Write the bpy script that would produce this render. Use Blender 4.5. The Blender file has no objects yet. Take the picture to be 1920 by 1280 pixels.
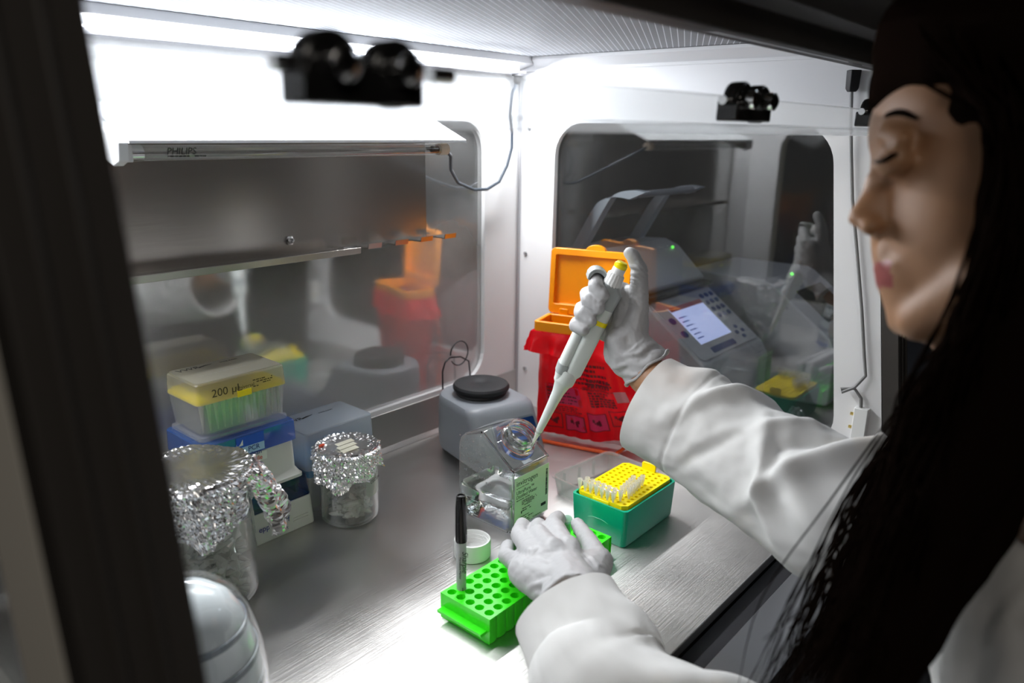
import bpy, bmesh, math, random
from math import pi, sin, cos, sqrt, atan2, radians as R
from mathutils import Vector as V, Matrix as M, noise
random.seed(7)
S = bpy.context.scene
COL = S.collection

# ------------------------------------------------------------------ camera, world, light, exposure
CAM = V((-1.05, -0.8884, 0.5006)); FPX = 1426.5
_y, _p, _r = R(49.396), R(15.591), R(0.8845)
FW = V((sin(_y)*cos(_p), cos(_y)*cos(_p), -sin(_p)))
_rt = V((cos(_y), -sin(_y), 0)); _up = _rt.cross(FW)
RT = _rt*cos(_r)+_up*sin(_r); UP = -_rt*sin(_r)+_up*cos(_r)
cd = bpy.data.cameras.new('camera'); cam = bpy.data.objects.new('view_camera', cd); COL.objects.link(cam)
cd.sensor_width = 36; cd.lens = FPX/1920*36; cd.clip_start = .02; cd.clip_end = 30
cam.matrix_world = M(((RT.x, UP.x, -FW.x, CAM.x), (RT.y, UP.y, -FW.y, CAM.y), (RT.z, UP.z, -FW.z, CAM.z), (0, 0, 0, 1)))
cd.dof.use_dof = True; cd.dof.focus_distance = .93; cd.dof.aperture_fstop = 4.0
S.camera = cam
S.view_settings.view_transform = 'Standard'; S.view_settings.look = 'None'
S.view_settings.exposure = 0.0; S.view_settings.gamma = 1; S.view_settings.use_curve_mapping = False
S.cycles.use_denoising = True
S.cycles.max_bounces = 10; S.cycles.transparent_max_bounces = 24; S.cycles.transmission_bounces = 8
S.cycles.diffuse_bounces = 5; S.cycles.glossy_bounces = 5
S.cycles.sample_clamp_indirect = 4.0; S.cycles.caustics_reflective = True; S.cycles.caustics_refractive = False
wd = bpy.data.worlds.new('dim_room'); S.world = wd; wd.use_nodes = True
wd.node_tree.nodes['Background'].inputs[0].default_value = (.55, .6, .75, 1)
wd.node_tree.nodes['Background'].inputs[1].default_value = .008

def area(name, loc, size, sy, power, color, target):
    l = bpy.data.lights.new(name, 'AREA'); l.shape = 'RECTANGLE'; l.size = size; l.size_y = sy; l.energy = power; l.color = color
    o = bpy.data.objects.new(name, l); COL.objects.link(o); o.location = loc
    o.rotation_euler = (V(target)-V(loc)).to_track_quat('-Z', 'Y').to_euler()
    return o
# the tube behind the long lens under the cabinet ceiling, and two added fill lights with no lamp of their own
area('ceiling_strip_light', (-.469, -.038, .596), .90, .03, 12.0, (.96, .98, 1), (-.469, -.20, .0))
area('machine_fill_light', (.75, -.9, 1.3), .5, .3, 3.0, (.80, .88, 1), (.25, -.2, .2))  # added fill that brightens the machines; no real lamp there
area('room_fill_light', (-1.9, -1.9, 1.6), .9, .5, 9.0, (1, .93, .84), (-.9, -.7, .3))  # added dim fill from behind the camera for cabinet outside and coat

def at(px, py, d):                     # a point seen at (px, py) of the 1920x1280 frame, d metres deep
    return CAM + (FW + RT*((px-960)/FPX) - UP*((py-640)/FPX))*d
def on_z(px, py, z):
    D = FW + RT*((px-960)/FPX) - UP*((py-640)/FPX)
    return CAM + D*((z-CAM.z)/D.z)

# ------------------------------------------------------------------ materials
def nd(nt, t, **k):
    n = nt.nodes.new(t)
    for a, b in k.items(): setattr(n, a, b)
    return n
def pm(name, col, rough=.5, metal=0, spec=.5, bump=None, trans=0, sss=0, emis=None, es=0, alpha=1, coat=0, ior=1.45, var=None):
    m = bpy.data.materials.new(name); m.use_nodes = True; nt = m.node_tree; b = nt.nodes['Principled BSDF']
    b.inputs['Base Color'].default_value = (*col, 1); b.inputs['Roughness'].default_value = rough; b.inputs['Metallic'].default_value = metal
    b.inputs['Specular IOR Level'].default_value = spec; b.inputs['Transmission Weight'].default_value = trans; b.inputs['IOR'].default_value = ior
    b.inputs['Coat Weight'].default_value = coat
    if sss:
        b.inputs['Subsurface Weight'].default_value = sss; b.inputs['Subsurface Radius'].default_value = (.01, .005, .003); b.inputs['Subsurface Scale'].default_value = .5
    if emis: b.inputs['Emission Color'].default_value = (*emis, 1); b.inputs['Emission Strength'].default_value = es
    if alpha < 1: b.inputs['Alpha'].default_value = alpha
    if bump or var:
        tc = nd(nt, 'ShaderNodeTexCoord')
    if bump:
        sc, st, dist = bump[0], bump[1], bump[2]
        mp = nd(nt, 'ShaderNodeMapping'); mp.inputs['Scale'].default_value = sc
        nz = nd(nt, 'ShaderNodeTexNoise'); nz.inputs['Scale'].default_value = 1; nz.inputs['Detail'].default_value = 4
        bp = nd(nt, 'ShaderNodeBump'); bp.inputs['Strength'].default_value = st; bp.inputs['Distance'].default_value = dist
        nt.links.new(tc.outputs['Object'], mp.inputs[0]); nt.links.new(mp.outputs[0], nz.inputs[0]); nt.links.new(nz.outputs[0], bp.inputs['Height'])
        nt.links.new(bp.outputs[0], b.inputs['Normal'])
    if var:
        sc2, c2, lo, hi = var
        mp2 = nd(nt, 'ShaderNodeMapping'); mp2.inputs['Scale'].default_value = sc2
        n2 = nd(nt, 'ShaderNodeTexNoise'); n2.inputs['Scale'].default_value = 1; n2.inputs['Detail'].default_value = 5
        cr = nd(nt, 'ShaderNodeValToRGB'); cr.color_ramp.elements[0].position = lo; cr.color_ramp.elements[1].position = hi
        cr.color_ramp.elements[0].color = (*c2, 1); cr.color_ramp.elements[1].color = (*col, 1)
        nt.links.new(tc.outputs['Object'], mp2.inputs[0]); nt.links.new(mp2.outputs[0], n2.inputs[0]); nt.links.new(n2.outputs[0], cr.inputs[0])
        nt.links.new(cr.outputs[0], b.inputs['Base Color'])
    return m
def glassy(name, tint=(1, 1, 1), gloss=.06, fres=1.0, ior=1.45, rough=.02, haze=0, hazecol=(1, 1, 1), bump=None, dust=None):
    """thin clear sheet: see-through + mirror by angle + optional frosted share"""
    m = bpy.data.materials.new(name); m.use_nodes = True; nt = m.node_tree; nt.nodes.clear()
    out = nd(nt, 'ShaderNodeOutputMaterial'); tr = nd(nt, 'ShaderNodeBsdfTransparent'); tr.inputs[0].default_value = (*tint, 1)
    gl = nd(nt, 'ShaderNodeBsdfGlossy'); gl.inputs['Roughness'].default_value = rough; gl.inputs[0].default_value = (1, 1, 1, 1)
    fr = nd(nt, 'ShaderNodeFresnel'); fr.inputs[0].default_value = ior
    ma = nd(nt, 'ShaderNodeMath', operation='MULTIPLY_ADD'); ma.inputs[1].default_value = fres; ma.inputs[2].default_value = gloss; ma.use_clamp = True
    nt.links.new(fr.outputs[0], ma.inputs[0])
    ge = nd(nt, 'ShaderNodeNewGeometry'); mi_ = nd(nt, 'ShaderNodeMix'); mi_.inputs[2].default_value = ior; mi_.inputs[3].default_value = 1/ior   # same mirror share from both sides of the sheet
    nt.links.new(ge.outputs['Backfacing'], mi_.inputs[0]); nt.links.new(mi_.outputs[0], fr.inputs[0])
    mx = nd(nt, 'ShaderNodeMixShader'); nt.links.new(ma.outputs[0], mx.inputs[0])
    base = tr.outputs[0]
    if haze or dust:
        df = nd(nt, 'ShaderNodeBsdfDiffuse'); df.inputs[0].default_value = (*hazecol, 1)
        tl = nd(nt, 'ShaderNodeBsdfTranslucent'); tl.inputs[0].default_value = (*hazecol, 1)
        mm = nd(nt, 'ShaderNodeMixShader'); mm.inputs[0].default_value = .5
        nt.links.new(df.outputs[0], mm.inputs[1]); nt.links.new(tl.outputs[0], mm.inputs[2])
        mh = nd(nt, 'ShaderNodeMixShader'); mh.inputs[0].default_value = haze
        nt.links.new(base, mh.inputs[1]); nt.links.new(mm.outputs[0], mh.inputs[2])
        if dust:
            tc = nd(nt, 'ShaderNodeTexCoord'); vz = nd(nt, 'ShaderNodeTexNoise'); vz.inputs['Scale'].default_value = dust[0]; vz.inputs['Detail'].default_value = 6
            mr = nd(nt, 'ShaderNodeMapRange'); mr.inputs[1].default_value = dust[1]; mr.inputs[2].default_value = dust[2]; mr.inputs[3].default_value = haze; mr.inputs[4].default_value = dust[3]
            nt.links.new(tc.outputs['Object'], vz.inputs[0]); nt.links.new(vz.outputs[0], mr.inputs[0]); nt.links.new(mr.outputs[0], mh.inputs[0])
        base = mh.outputs[0]
    if bump:
        tc = nd(nt, 'ShaderNodeTexCoord'); nz = nd(nt, 'ShaderNodeTexNoise'); nz.inputs['Scale'].default_value = bump[0]
        bp = nd(nt, 'ShaderNodeBump'); bp.inputs['Strength'].default_value = bump[1]; bp.inputs['Distance'].default_value = bump[2]
        nt.links.new(tc.outputs['Object'], nz.inputs[0]); nt.links.new(nz.outputs[0], bp.inputs['Height']); nt.links.new(bp.outputs[0], gl.inputs['Normal']); nt.links.new(bp.outputs[0], fr.inputs['Normal'])
    nt.links.new(base, mx.inputs[1]); nt.links.new(gl.outputs[0], mx.inputs[2]); nt.links.new(mx.outputs[0], out.inputs[0])
    return m
def steel(name, col, rough, stretch, aniso=.5, smudge=0, axis=None, bst=.3):
    m = pm(name, col, rough, 1.0, bump=(stretch, bst, .0006)); nt = m.node_tree; b = nt.nodes['Principled BSDF']
    if axis:
        b.inputs['Anisotropic'].default_value = aniso; cx = nd(nt, 'ShaderNodeCombineXYZ')
        for i in range(3): cx.inputs[i].default_value = axis[i]
        nt.links.new(cx.outputs[0], b.inputs['Tangent'])
    if smudge:
        tc = nd(nt, 'ShaderNodeTexCoord'); nz = nd(nt, 'ShaderNodeTexNoise'); nz.inputs['Scale'].default_value = 9; nz.inputs['Detail'].default_value = 3
        mr = nd(nt, 'ShaderNodeMapRange'); mr.inputs[1].default_value = .3; mr.inputs[2].default_value = .7; mr.inputs[3].default_value = rough-smudge; mr.inputs[4].default_value = rough+smudge
        nt.links.new(tc.outputs['Object'], nz.inputs[0]); nt.links.new(nz.outputs[0], mr.inputs[0]); nt.links.new(mr.outputs[0], b.inputs['Roughness'])
    return m
W_PAINT = pm('white_paint', (.80, .80, .81), .28, spec=.5, bump=((600, 600, 600), .05, .0003))
W_OUT = pm('outer_paint', (.80, .76, .68), .5)
FROSTT = glassy('heavily_frosted_plastic', (.9, .9, .86), gloss=.02, fres=.8, rough=.25, haze=.8, hazecol=(.52, .50, .43))
DARKM = pm('dark_powder_coat', (.045, .040, .036), .5, spec=.35)
BLACKG = pm('black_gasket', (.01, .01, .013), .6)
STEEL = steel('brushed_steel_top', (.58, .565, .55), .40, (16, 520, 60), smudge=.07, aniso=.7, axis=(1, 0, 0))
STEEL2 = steel('steel_sheet', (.48, .45, .42), .27, (20, 240, 240), smudge=0, bst=.06)
STEEL3 = steel('brushed_ledge_steel', (.42, .43, .45), .34, (6, 700, 60))
CHROME = pm('chrome', (.75, .75, .75), .15, 1)
ALU = pm('dull_aluminium', (.50, .50, .52), .35, .9)
HOODW = pm('hood_white', (.86, .88, .90), .35)
FOIL = pm('aluminium_foil', (.90, .90, .91), .24, 1)
PANE = glassy('acrylic_pane', (.92, .93, .92), gloss=.05, fres=1.1, ior=1.49, rough=.02, haze=.010, dust=(900, .70, .76, .5))
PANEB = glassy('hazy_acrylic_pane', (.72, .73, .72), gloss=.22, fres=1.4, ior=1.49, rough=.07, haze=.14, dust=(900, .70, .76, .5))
CLEAR = glassy('clear_acrylic', (.93, .95, .97), gloss=.02, fres=.5, rough=.1, haze=.34)
GLASS = glassy('thin_glass', (.95, .965, .955), gloss=.01, fres=1.5, ior=1.45, rough=.01)
PETG = glassy('clear_bottle_plastic', (.95, .965, .97), gloss=.02, fres=1.0, ior=1.45, rough=.03, haze=.10, bump=(40, .15, .002))
FROST = glassy('frosted_plastic', (.9, .9, .86), gloss=.02, fres=.8, rough=.2, haze=.36, hazecol=(.74, .72, .62))
FROSTC = glassy('clear_frosted_plastic', (.93, .94, .93), gloss=.03, fres=1.0, rough=.12, haze=.26, hazecol=(.85, .86, .84))
FROSTB = glassy('cool_frosted_plastic', (.85, .88, .9), gloss=.02, fres=.8, rough=.2, haze=.62, hazecol=(.62, .67, .71))
BLUEP = glassy('blue_clear_plastic', (.25, .45, .88), gloss=.03, fres=1.0, rough=.08, haze=.4, hazecol=(.16, .34, .80))
BLUED = glassy('deep_blue_clear_plastic', (.10, .28, .58), gloss=.03, fres=1.0, rough=.08, haze=.25, hazecol=(.03, .12, .32))
TUBEC = glassy('tube_plastic', (.96, .96, .95), gloss=.05, fres=1.6, rough=.1, haze=.5, hazecol=(.95, .95, .92))
TUBEG = glassy('green_tinted_tube', (.75, .93, .84), gloss=.05, fres=1.2, rough=.08, haze=.4, hazecol=(.66, .86, .76))
YEL = pm('yellow_plastic', (.98, .80, .0), .35, sss=.0)
GRN = pm('green_rack_plastic', (.04, .80, .01), .32)
TEAL = pm('teal_plastic', (.0, .40, .24), .3, coat=.2)
IVORY = pm('ivory_plastic', (.70, .71, .66), .4)
BLUES = pm('blue_label', (.01, .09, .55), .4)
LBLUE = pm('pale_blue_label', (.42, .66, .90), .4)
BGLASS = pm('bottle_neck_plastic', (.97, .98, .98), .02, trans=1, ior=1.45)
WHT = pm('white_plastic', (.85, .86, .85), .35)
INK = pm('ink', (.02, .02, .02), .5)
INKB = pm('ink_blue', (.02, .05, .25), .5)
INKR = pm('ink_red', (.75, .06, .04), .5)
TAPE = pm('paper_tape', (.78, .76, .62), .7)
GREY = pm('grey_housing', (.27, .29, .32), .4, bump=((500, 500, 500), .1, .0003))
GREYD = pm('grey_housing_machine', (.30, .31, .35), .45)
BLKP = pm('black_rubber', (.012, .012, .014), .55)
BLKG = pm('gloss_black', (.01, .01, .01), .2)
ORG = pm('orange_plastic', (1.0, .33, .0), .3)
ORGW = pm('orange_coated_wire', (.85, .10, .005), .3)
PIPW = pm('pipette_white', (.66, .70, .68), .35)
PIPG = pm('pipette_grey', (.36, .39, .39), .4)
COAT = pm('coat_cloth', (.72, .72, .71), .9, spec=.15, bump=((900, 900, 900), .12, .0008), var=((9, 9, 9), (.78, .74, .68), .30, .42))
GLOVE = pm('nitrile_glove', (.44, .44, .45), .45, spec=.35, bump=((120, 120, 120), .12, .002))
SKIN = pm('skin', (.34, .18, .095), .5, sss=.12, bump=((300, 300, 300), .1, .0005))
LIPM = pm('lip_skin', (.25, .06, .055), .4)
HAIR = pm('dark_hair', (.006, .0036, .0026), .8, spec=.0)
CLOTH = pm('dark_trousers', (.02, .025, .045), .9)
MIRR = pm('screen_glow', (.55, .62, .95), .3, emis=(.50, .58, 1.0), es=.55)
LED = pm('green_led', (.1, .9, .1), .3, emis=(.15, 1, .1), es=1.6)
ROOMD = pm('room_wall_paint', (.055, .05, .045), .8)
FLOORM = pm('floor_vinyl', (.10, .10, .10), .6, var=((3, 3, 3), (.07, .07, .075), .4, .6))
BENCH = pm('bench_laminate', (.045, .045, .05), .5)

# painted white haze brightens the lower half of the back window, uneven upper edge
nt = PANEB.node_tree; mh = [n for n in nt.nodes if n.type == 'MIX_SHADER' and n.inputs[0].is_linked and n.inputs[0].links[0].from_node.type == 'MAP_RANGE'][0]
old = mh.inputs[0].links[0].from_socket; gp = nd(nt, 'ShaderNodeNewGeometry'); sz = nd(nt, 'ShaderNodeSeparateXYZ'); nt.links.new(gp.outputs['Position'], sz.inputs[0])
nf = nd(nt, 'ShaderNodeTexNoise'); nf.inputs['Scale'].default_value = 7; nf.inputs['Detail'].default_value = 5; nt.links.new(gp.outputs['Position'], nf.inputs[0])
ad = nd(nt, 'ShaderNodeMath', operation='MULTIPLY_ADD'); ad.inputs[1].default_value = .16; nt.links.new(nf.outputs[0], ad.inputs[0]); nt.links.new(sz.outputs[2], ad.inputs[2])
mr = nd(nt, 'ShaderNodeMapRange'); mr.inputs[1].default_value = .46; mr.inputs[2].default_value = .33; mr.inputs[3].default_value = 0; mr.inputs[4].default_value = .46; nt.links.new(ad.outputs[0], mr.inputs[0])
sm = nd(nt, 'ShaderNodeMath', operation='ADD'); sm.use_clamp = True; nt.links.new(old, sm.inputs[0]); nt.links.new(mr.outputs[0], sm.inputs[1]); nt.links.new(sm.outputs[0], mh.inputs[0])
# worn stains on the two coat cuffs
nt = COAT.node_tree; b = nt.nodes['Principled BSDF']; src = b.inputs['Base Color'].links[0].from_socket; gp = nd(nt, 'ShaderNodeNewGeometry')
for c_, r_, col_ in ((at(1262, 700, .83), .040, (.60, .42, .32)), (at(1062, 1150, .715), .038, (.66, .45, .28)), (at(1300, 850, .80), .020, (.55, .52, .36))):
    dv = nd(nt, 'ShaderNodeVectorMath', operation='DISTANCE'); dv.inputs[1].default_value = c_; nt.links.new(gp.outputs['Position'], dv.inputs[0])
    mr = nd(nt, 'ShaderNodeMapRange'); mr.inputs[1].default_value = r_; mr.inputs[2].default_value = r_*.2; mr.inputs[3].default_value = 0; mr.inputs[4].default_value = .55; nt.links.new(dv.outputs['Value'], mr.inputs[0])
    nzz = nd(nt, 'ShaderNodeTexNoise'); nzz.inputs['Scale'].default_value = 45; nt.links.new(gp.outputs['Position'], nzz.inputs[0])
    mu = nd(nt, 'ShaderNodeMath', operation='MULTIPLY'); nt.links.new(mr.outputs[0], mu.inputs[0]); nt.links.new(nzz.outputs[0], mu.inputs[1])
    mxx = nd(nt, 'ShaderNodeMix', data_type='RGBA'); mxx.inputs[7].default_value = (*col_, 1); nt.links.new(mu.outputs[0], mxx.inputs[0]); nt.links.new(src, mxx.inputs[6]); src = mxx.outputs[2]
nt.links.new(src, b.inputs['Base Color'])

# ------------------------------------------------------------------ mesh building
class MB:
    def __init__(s): s.v = []; s.f = []
    def add(s, vs, fs):
        n = len(s.v); s.v += [V(p) for p in vs]; s.f += [tuple(i+n for i in f) for f in fs]; return s
    def box(s, a, b, T=None):
        x0, y0, z0 = a; x1, y1, z1 = b
        vs = [V(p) for p in ((x0, y0, z0), (x1, y0, z0), (x1, y1, z0), (x0, y1, z0), (x0, y0, z1), (x1, y0, z1), (x1, y1, z1), (x0, y1, z1))]
        if T: vs = [T @ p for p in vs]
        return s.add(vs, [(0, 3, 2, 1), (4, 5, 6, 7), (0, 1, 5, 4), (1, 2, 6, 5), (2, 3, 7, 6), (3, 0, 4, 7)])
    def hexa(s, pts): return s.add(pts, [(0, 3, 2, 1), (4, 5, 6, 7), (0, 1, 5, 4), (1, 2, 6, 5), (2, 3, 7, 6), (3, 0, 4, 7)])
    def quad(s, a, b, c, d): return s.add([a, b, c, d], [(0, 1, 2, 3)])
    def prism(s, poly, ax, t0, t1):
        """2-D polygon swept along axis ax ('x','y','z')"""
        def P(u, w, t): return {'x': (t, u, w), 'y': (u, t, w), 'z': (u, w, t)}[ax]
        n = len(poly); vs = [P(u, w, t0) for u, w in poly]+[P(u, w, t1) for u, w in poly]
        fs = [tuple(range(n)), tuple(range(2*n-1, n-1, -1))]+[(i, i+n, (i+1) % n+n, (i+1) % n) for i in range(n)]
        return s.add(vs, fs)
    def loft(s, rings, cap=True, closed=True):
        n = len(rings[0]); vs = [p for r in rings for p in r]; fs = []
        for k in range(len(rings)-1):
            for i in range(n if closed else n-1):
                j = (i+1) % n; fs.append((k*n+i, k*n+j, (k+1)*n+j, (k+1)*n+i))
        if cap: fs += [tuple(range(n-1, -1, -1)), tuple(range((len(rings)-1)*n, len(rings)*n))]
        return s.add(vs, fs)
    def lathe(s, prof, T=None, n=32, cap=True, sx=1, sy=1):
        T = T or M.Identity(4)
        return s.loft([[T @ V((r*cos(2*pi*i/n)*sx, r*sin(2*pi*i/n)*sy, z)) for i in range(n)] for r, z in prof], cap)
    def tube(s, path, rad, n=10, cap=True):
        path = [V(p) for p in path]; rings = []; prev = None
        for i, p in enumerate(path):
            d = (path[min(i+1, len(path)-1)]-path[max(i-1, 0)]).normalized()
            if prev is None: a = d.orthogonal().normalized()
            else: a = (prev-d*prev.dot(d)).normalized()
            prev = a; b = d.cross(a); r = rad[i] if isinstance(rad, (list, tuple)) else rad
            rings.append([p+a*r*cos(2*pi*k/n)+b*r*sin(2*pi*k/n) for k in range(n)])
        return s.loft(rings, cap)
    def ball(s, c, r, T=None, nu=16, nv=10):
        c = V(c); rr = r if isinstance(r, (tuple, list)) else (r, r, r)
        rings = []
        for k in range(nv+1):
            t = pi*k/nv; q = max(sin(t), 1e-3)
            ring = [V((rr[0]*q*cos(2*pi*i/nu), rr[1]*q*sin(2*pi*i/nu), -rr[2]*cos(t))) for i in range(nu)]
            rings.append([(T @ p if T else p)+c for p in ring])
        return s.loft(rings)
    def cap2(s, a, b, ra, rb, n=14):
        """closed tapered capsule"""
        a = V(a); b = V(b); d = (b-a); L = d.length; d.normalize(); u = d.orthogonal().normalized(); w = d.cross(u); rings = []
        for t in (-1, -.9, -.7, -.4, 0): rings.append((a+d*ra*t, ra*sqrt(max(0.0004, 1-t*t))))
        for t in (0, .4, .7, .9, 1): rings.append((b+d*rb*t, rb*sqrt(max(0.0004, 1-t*t))))
        return s.loft([[c+u*r*cos(2*pi*k/n)+w*r*sin(2*pi*k/n) for k in range(n)] for c, r in rings])
    def mesh(s, name, smooth=None):
        me = bpy.data.meshes.new(name); me.from_pydata([tuple(p) for p in s.v], [], s.f)
        bm = bmesh.new(); bm.from_mesh(me); bmesh.ops.recalc_face_normals(bm, faces=bm.faces)
        if smooth is not None:
            for f in bm.faces: f.smooth = True
            for e in bm.edges:
                if len(e.link_faces) == 2 and e.calc_face_angle(0) > smooth: e.smooth = False
        bm.to_mesh(me); bm.free(); return me
def obj(name, mb, mat, parent=None, smooth=R(35), bevel=0, seg=2, local=False, solid=0, sub=0):
    me = mb.mesh(name, smooth) if isinstance(mb, MB) else mb
    o = bpy.data.objects.new(name, me); COL.objects.link(o)
    for m in (mat if isinstance(mat, (list, tuple)) else [mat]): me.materials.append(m)
    if parent:
        o.parent = parent
        if parent.type == 'EMPTY' and not local: o.matrix_parent_inverse = M.Translation(-parent.location) if parent.rotation_euler.z == 0 else (M.Translation(parent.location) @ parent.rotation_euler.to_matrix().to_4x4()).inverted()
    if solid: md = o.modifiers.new('thick', 'SOLIDIFY'); md.thickness = solid; md.offset = 0
    if bevel: md = o.modifiers.new('bevel', 'BEVEL'); md.width = bevel; md.segments = seg; md.limit_method = 'ANGLE'; md.angle_limit = R(40)
    if sub: md = o.modifiers.new('sub', 'SUBSURF'); md.levels = sub; md.render_levels = sub
    return o
def tag(o, label=None, cat=None, group=None, kind=None):
    if label: o['label'] = label
    if cat: o['category'] = cat
    if group: o['group'] = group
    if kind: o['kind'] = kind
    return o
def thing(name, label, cat, loc=(0, 0, 0), rz=0, group=None):
    o = bpy.data.objects.new(name, None); COL.objects.link(o); o.location = loc; o.rotation_euler = (0, 0, rz); o.empty_display_size = .01
    return tag(o, label, cat, group)
def text(name, s, parent, mat, o, xdir, ydir, size, local=False, align='LEFT', ext=.00008, shear=0):
    """flat lettering with its baseline start at o, reading along xdir, ydir up"""
    c = bpy.data.curves.new(name, 'FONT'); c.body = s; c.size = size; c.extrude = ext; c.align_x = align; c.shear = shear; c.resolution_u = 3
    c.materials.append(mat)
    t = bpy.data.objects.new(name, c); COL.objects.link(t)
    x = V(xdir).normalized(); y = V(ydir); y = (y-x*y.dot(x)).normalized(); z = x.cross(y)
    mw = M(((x.x, y.x, z.x, o[0]), (x.y, y.y, z.y, o[1]), (x.z, y.z, z.z, o[2]), (0, 0, 0, 1)))
    bpy.context.view_layer.update(); me = bpy.data.meshes.new_from_object(t); bpy.data.objects.remove(t)
    t = bpy.data.objects.new(name, me); COL.objects.link(t); t.parent = parent
    if parent.type == 'EMPTY' and not local:
        t.matrix_parent_inverse = (M.Translation(parent.location) @ parent.rotation_euler.to_matrix().to_4x4()).inverted()
    t.matrix_basis = mw
    return t
def dashes(mb, o, xd, yd, nrm, w, rows, pitch, h, rnd, fill=.8):
    """rows of short printed marks, for print too small to read"""
    o = V(o); xd = V(xd).normalized(); yd = V(yd).normalized(); n = V(nrm).normalized()*.0003
    for r in range(rows):
        x = 0
        end = w*(1 if rnd.random() < .6 else rnd.uniform(.5, .95))
        while x < end:
            l = rnd.uniform(.6, 2.6)*h*1.6
            if rnd.random() < fill:
                p = o+xd*x-yd*(r*pitch)+n; mb.quad(p, p+xd*min(l, end-x), p+xd*min(l, end-x)+yd*h, p+yd*h)
            x += l+h*.7
    return mb
def rrect(x0, y0, x1, y1, r, n=6):
    out = []
    for cx, cy, a0 in ((x1-r, y0+r, -pi/2), (x1-r, y1-r, 0), (x0+r, y1-r, pi/2), (x0+r, y0+r, pi)):
        for k in range(n+1): a = a0+pi/2*k/n; out.append((cx+r*cos(a), cy+r*sin(a)))
    return out
def rpoly(pts, r, n=6):
    """round the corners of a 2-D polygon"""
    out = []; N = len(pts)
    for i in range(N):
        p0, p, p1 = V(pts[i-1]), V(pts[i]), V(pts[(i+1) % N]); ri = r[i] if isinstance(r, (list, tuple)) else r
        a = (p0-p).normalized(); b = (p1-p).normalized(); ang = a.angle(b); t = ri/math.tan(ang/2)
        A, B = p+a*t, p+b*t; c = p+(a+b).normalized()*(ri/sin(ang/2))
        a0 = atan2(A.y-c.y, A.x-c.x); a1 = atan2(B.y-c.y, B.x-c.x); da = (a1-a0+pi) % (2*pi)-pi
        for k in range(n+1): q = a0+da*k/n; out.append((c.x+ri*cos(q), c.y+ri*sin(q)))
    return out
def holed(name, outer, hole, ax, t0, t1, mat, parent):
    """plate with one opening"""
    bm = bmesh.new(); es = []
    def P(u, w, t): return {'x': (t, u, w), 'y': (u, t, w), 'z': (u, w, t)}[ax]
    for loop in (outer, hole):
        vs = [bm.verts.new(P(u, w, t0)) for u, w in loop]
        es += [bm.edges.new((vs[i], vs[(i+1) % len(vs)])) for i in range(len(vs))]
    bmesh.ops.triangle_fill(bm, use_beauty=True, use_dissolve=False, edges=es)
    g = bmesh.ops.extrude_face_region(bm, geom=bm.faces[:]); d = V(P(0, 0, t1-t0))
    bmesh.ops.translate(bm, vec=d, verts=[v for v in g['geom'] if isinstance(v, bmesh.types.BMVert)])
    bmesh.ops.recalc_face_normals(bm, faces=bm.faces)
    me = bpy.data.meshes.new(name); bm.to_mesh(me); bm.free()
    return obj(name, me, mat, parent)
def bake(mb, name, voxel, smooth_it=4, fac=.5):
    """closed lumps merged into one continuous skin"""
    me = mb.mesh(name); o = bpy.data.objects.new('t', me); COL.objects.link(o)
    md = o.modifiers.new('r', 'REMESH'); md.mode = 'VOXEL'; md.voxel_size = voxel
    if smooth_it: sm = o.modifiers.new('s', 'SMOOTH'); sm.iterations = smooth_it; sm.factor = fac
    dg = bpy.context.evaluated_depsgraph_get(); dg.update()
    m2 = bpy.data.meshes.new_from_object(o.evaluated_get(dg), depsgraph=dg)
    bpy.data.objects.remove(o); bpy.data.meshes.remove(me)
    for p in m2.polygons: p.use_smooth = True
    m2.name = name
    return m2
def fbm(p, f): return noise.noise(V(p)*f)+.5*noise.noise(V(p)*f*2.1)+.25*noise.noise(V(p)*f*4.3)
# ================================================================== the room
rf = obj('floor', MB().box((-4, -4, -.79), (3, 2.2, -.76)), FLOORM); tag(rf, kind='structure')
for nm, a, b in (('wall_back', (-4, 2.2, -.79), (3, 2.26, 2)), ('wall_front', (-4, -4.06, -.79), (3, -4, 2)), ('wall_left', (-4.06, -4, -.79), (-4, 2.2, 2)), ('wall_right', (3, -4, -.79), (3.06, 2.2, 2)), ('ceiling', (-4, -4, 2), (3, 2.2, 2.05))):
    tag(obj(nm, MB().box(a, b), ROOMD), kind='structure')
# bench that carries the cabinet and the machines to its right
bt = thing('lab_bench', 'long dark lab bench under the steel work cabinet', 'bench', (-.3, -.3, -.76))
obj('bench_top', MB().box((-1.15, -.70, -.075), (1.35, .30, -.042)), BENCH, bt, bevel=.003)
for x in (-1.1, .1, 1.25): obj('leg', MB().box((x, -.60, -.76), (x+.05, -.55, -.075)), ALU, bt); obj('leg', MB().box((x, .2, -.76), (x+.05, .25, -.075)), ALU, bt)

# ================================================================== the cabinet
SL = .1436
def fy(z): return -.591-(.495-z)*SL            # slanted front line of the side panels
cb = thing('work_cabinet', 'white and steel still-air cabinet with slanted open front and round-cornered windows', 'cabinet', (-.469, -.3, -.042))
X0, X1 = -.938, 0
obj('work_surface', MB().box((X0, -.592, -.012), (X1, 0, 0)).prism([(-.0035, 0), (-.0035, .065), (-.001, .065), (-.001, 0)], 'x', X0, X1).prism([(-.011, 0), (-.0035, .0075), (-.0035, 0)], 'x', X0, X1), STEEL, cb, bevel=.0012)
obj('base', MB().box((X0-.04, -.585, -.042), (X1+.04, .0, -.0125)), DARKM, cb)
obj('front_ledge', MB().prism([(-.622, -.007), (-.622, -.04), (-.678, -.04), (-.684, -.02), (-.679, -.007)], 'x', X0-.04, X1+.04), STEEL3, cb, bevel=.001)
obj('front_slot', MB().box((X0, -.622, -.04), (X1, -.5925, -.016)), BLACKG, cb)
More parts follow.
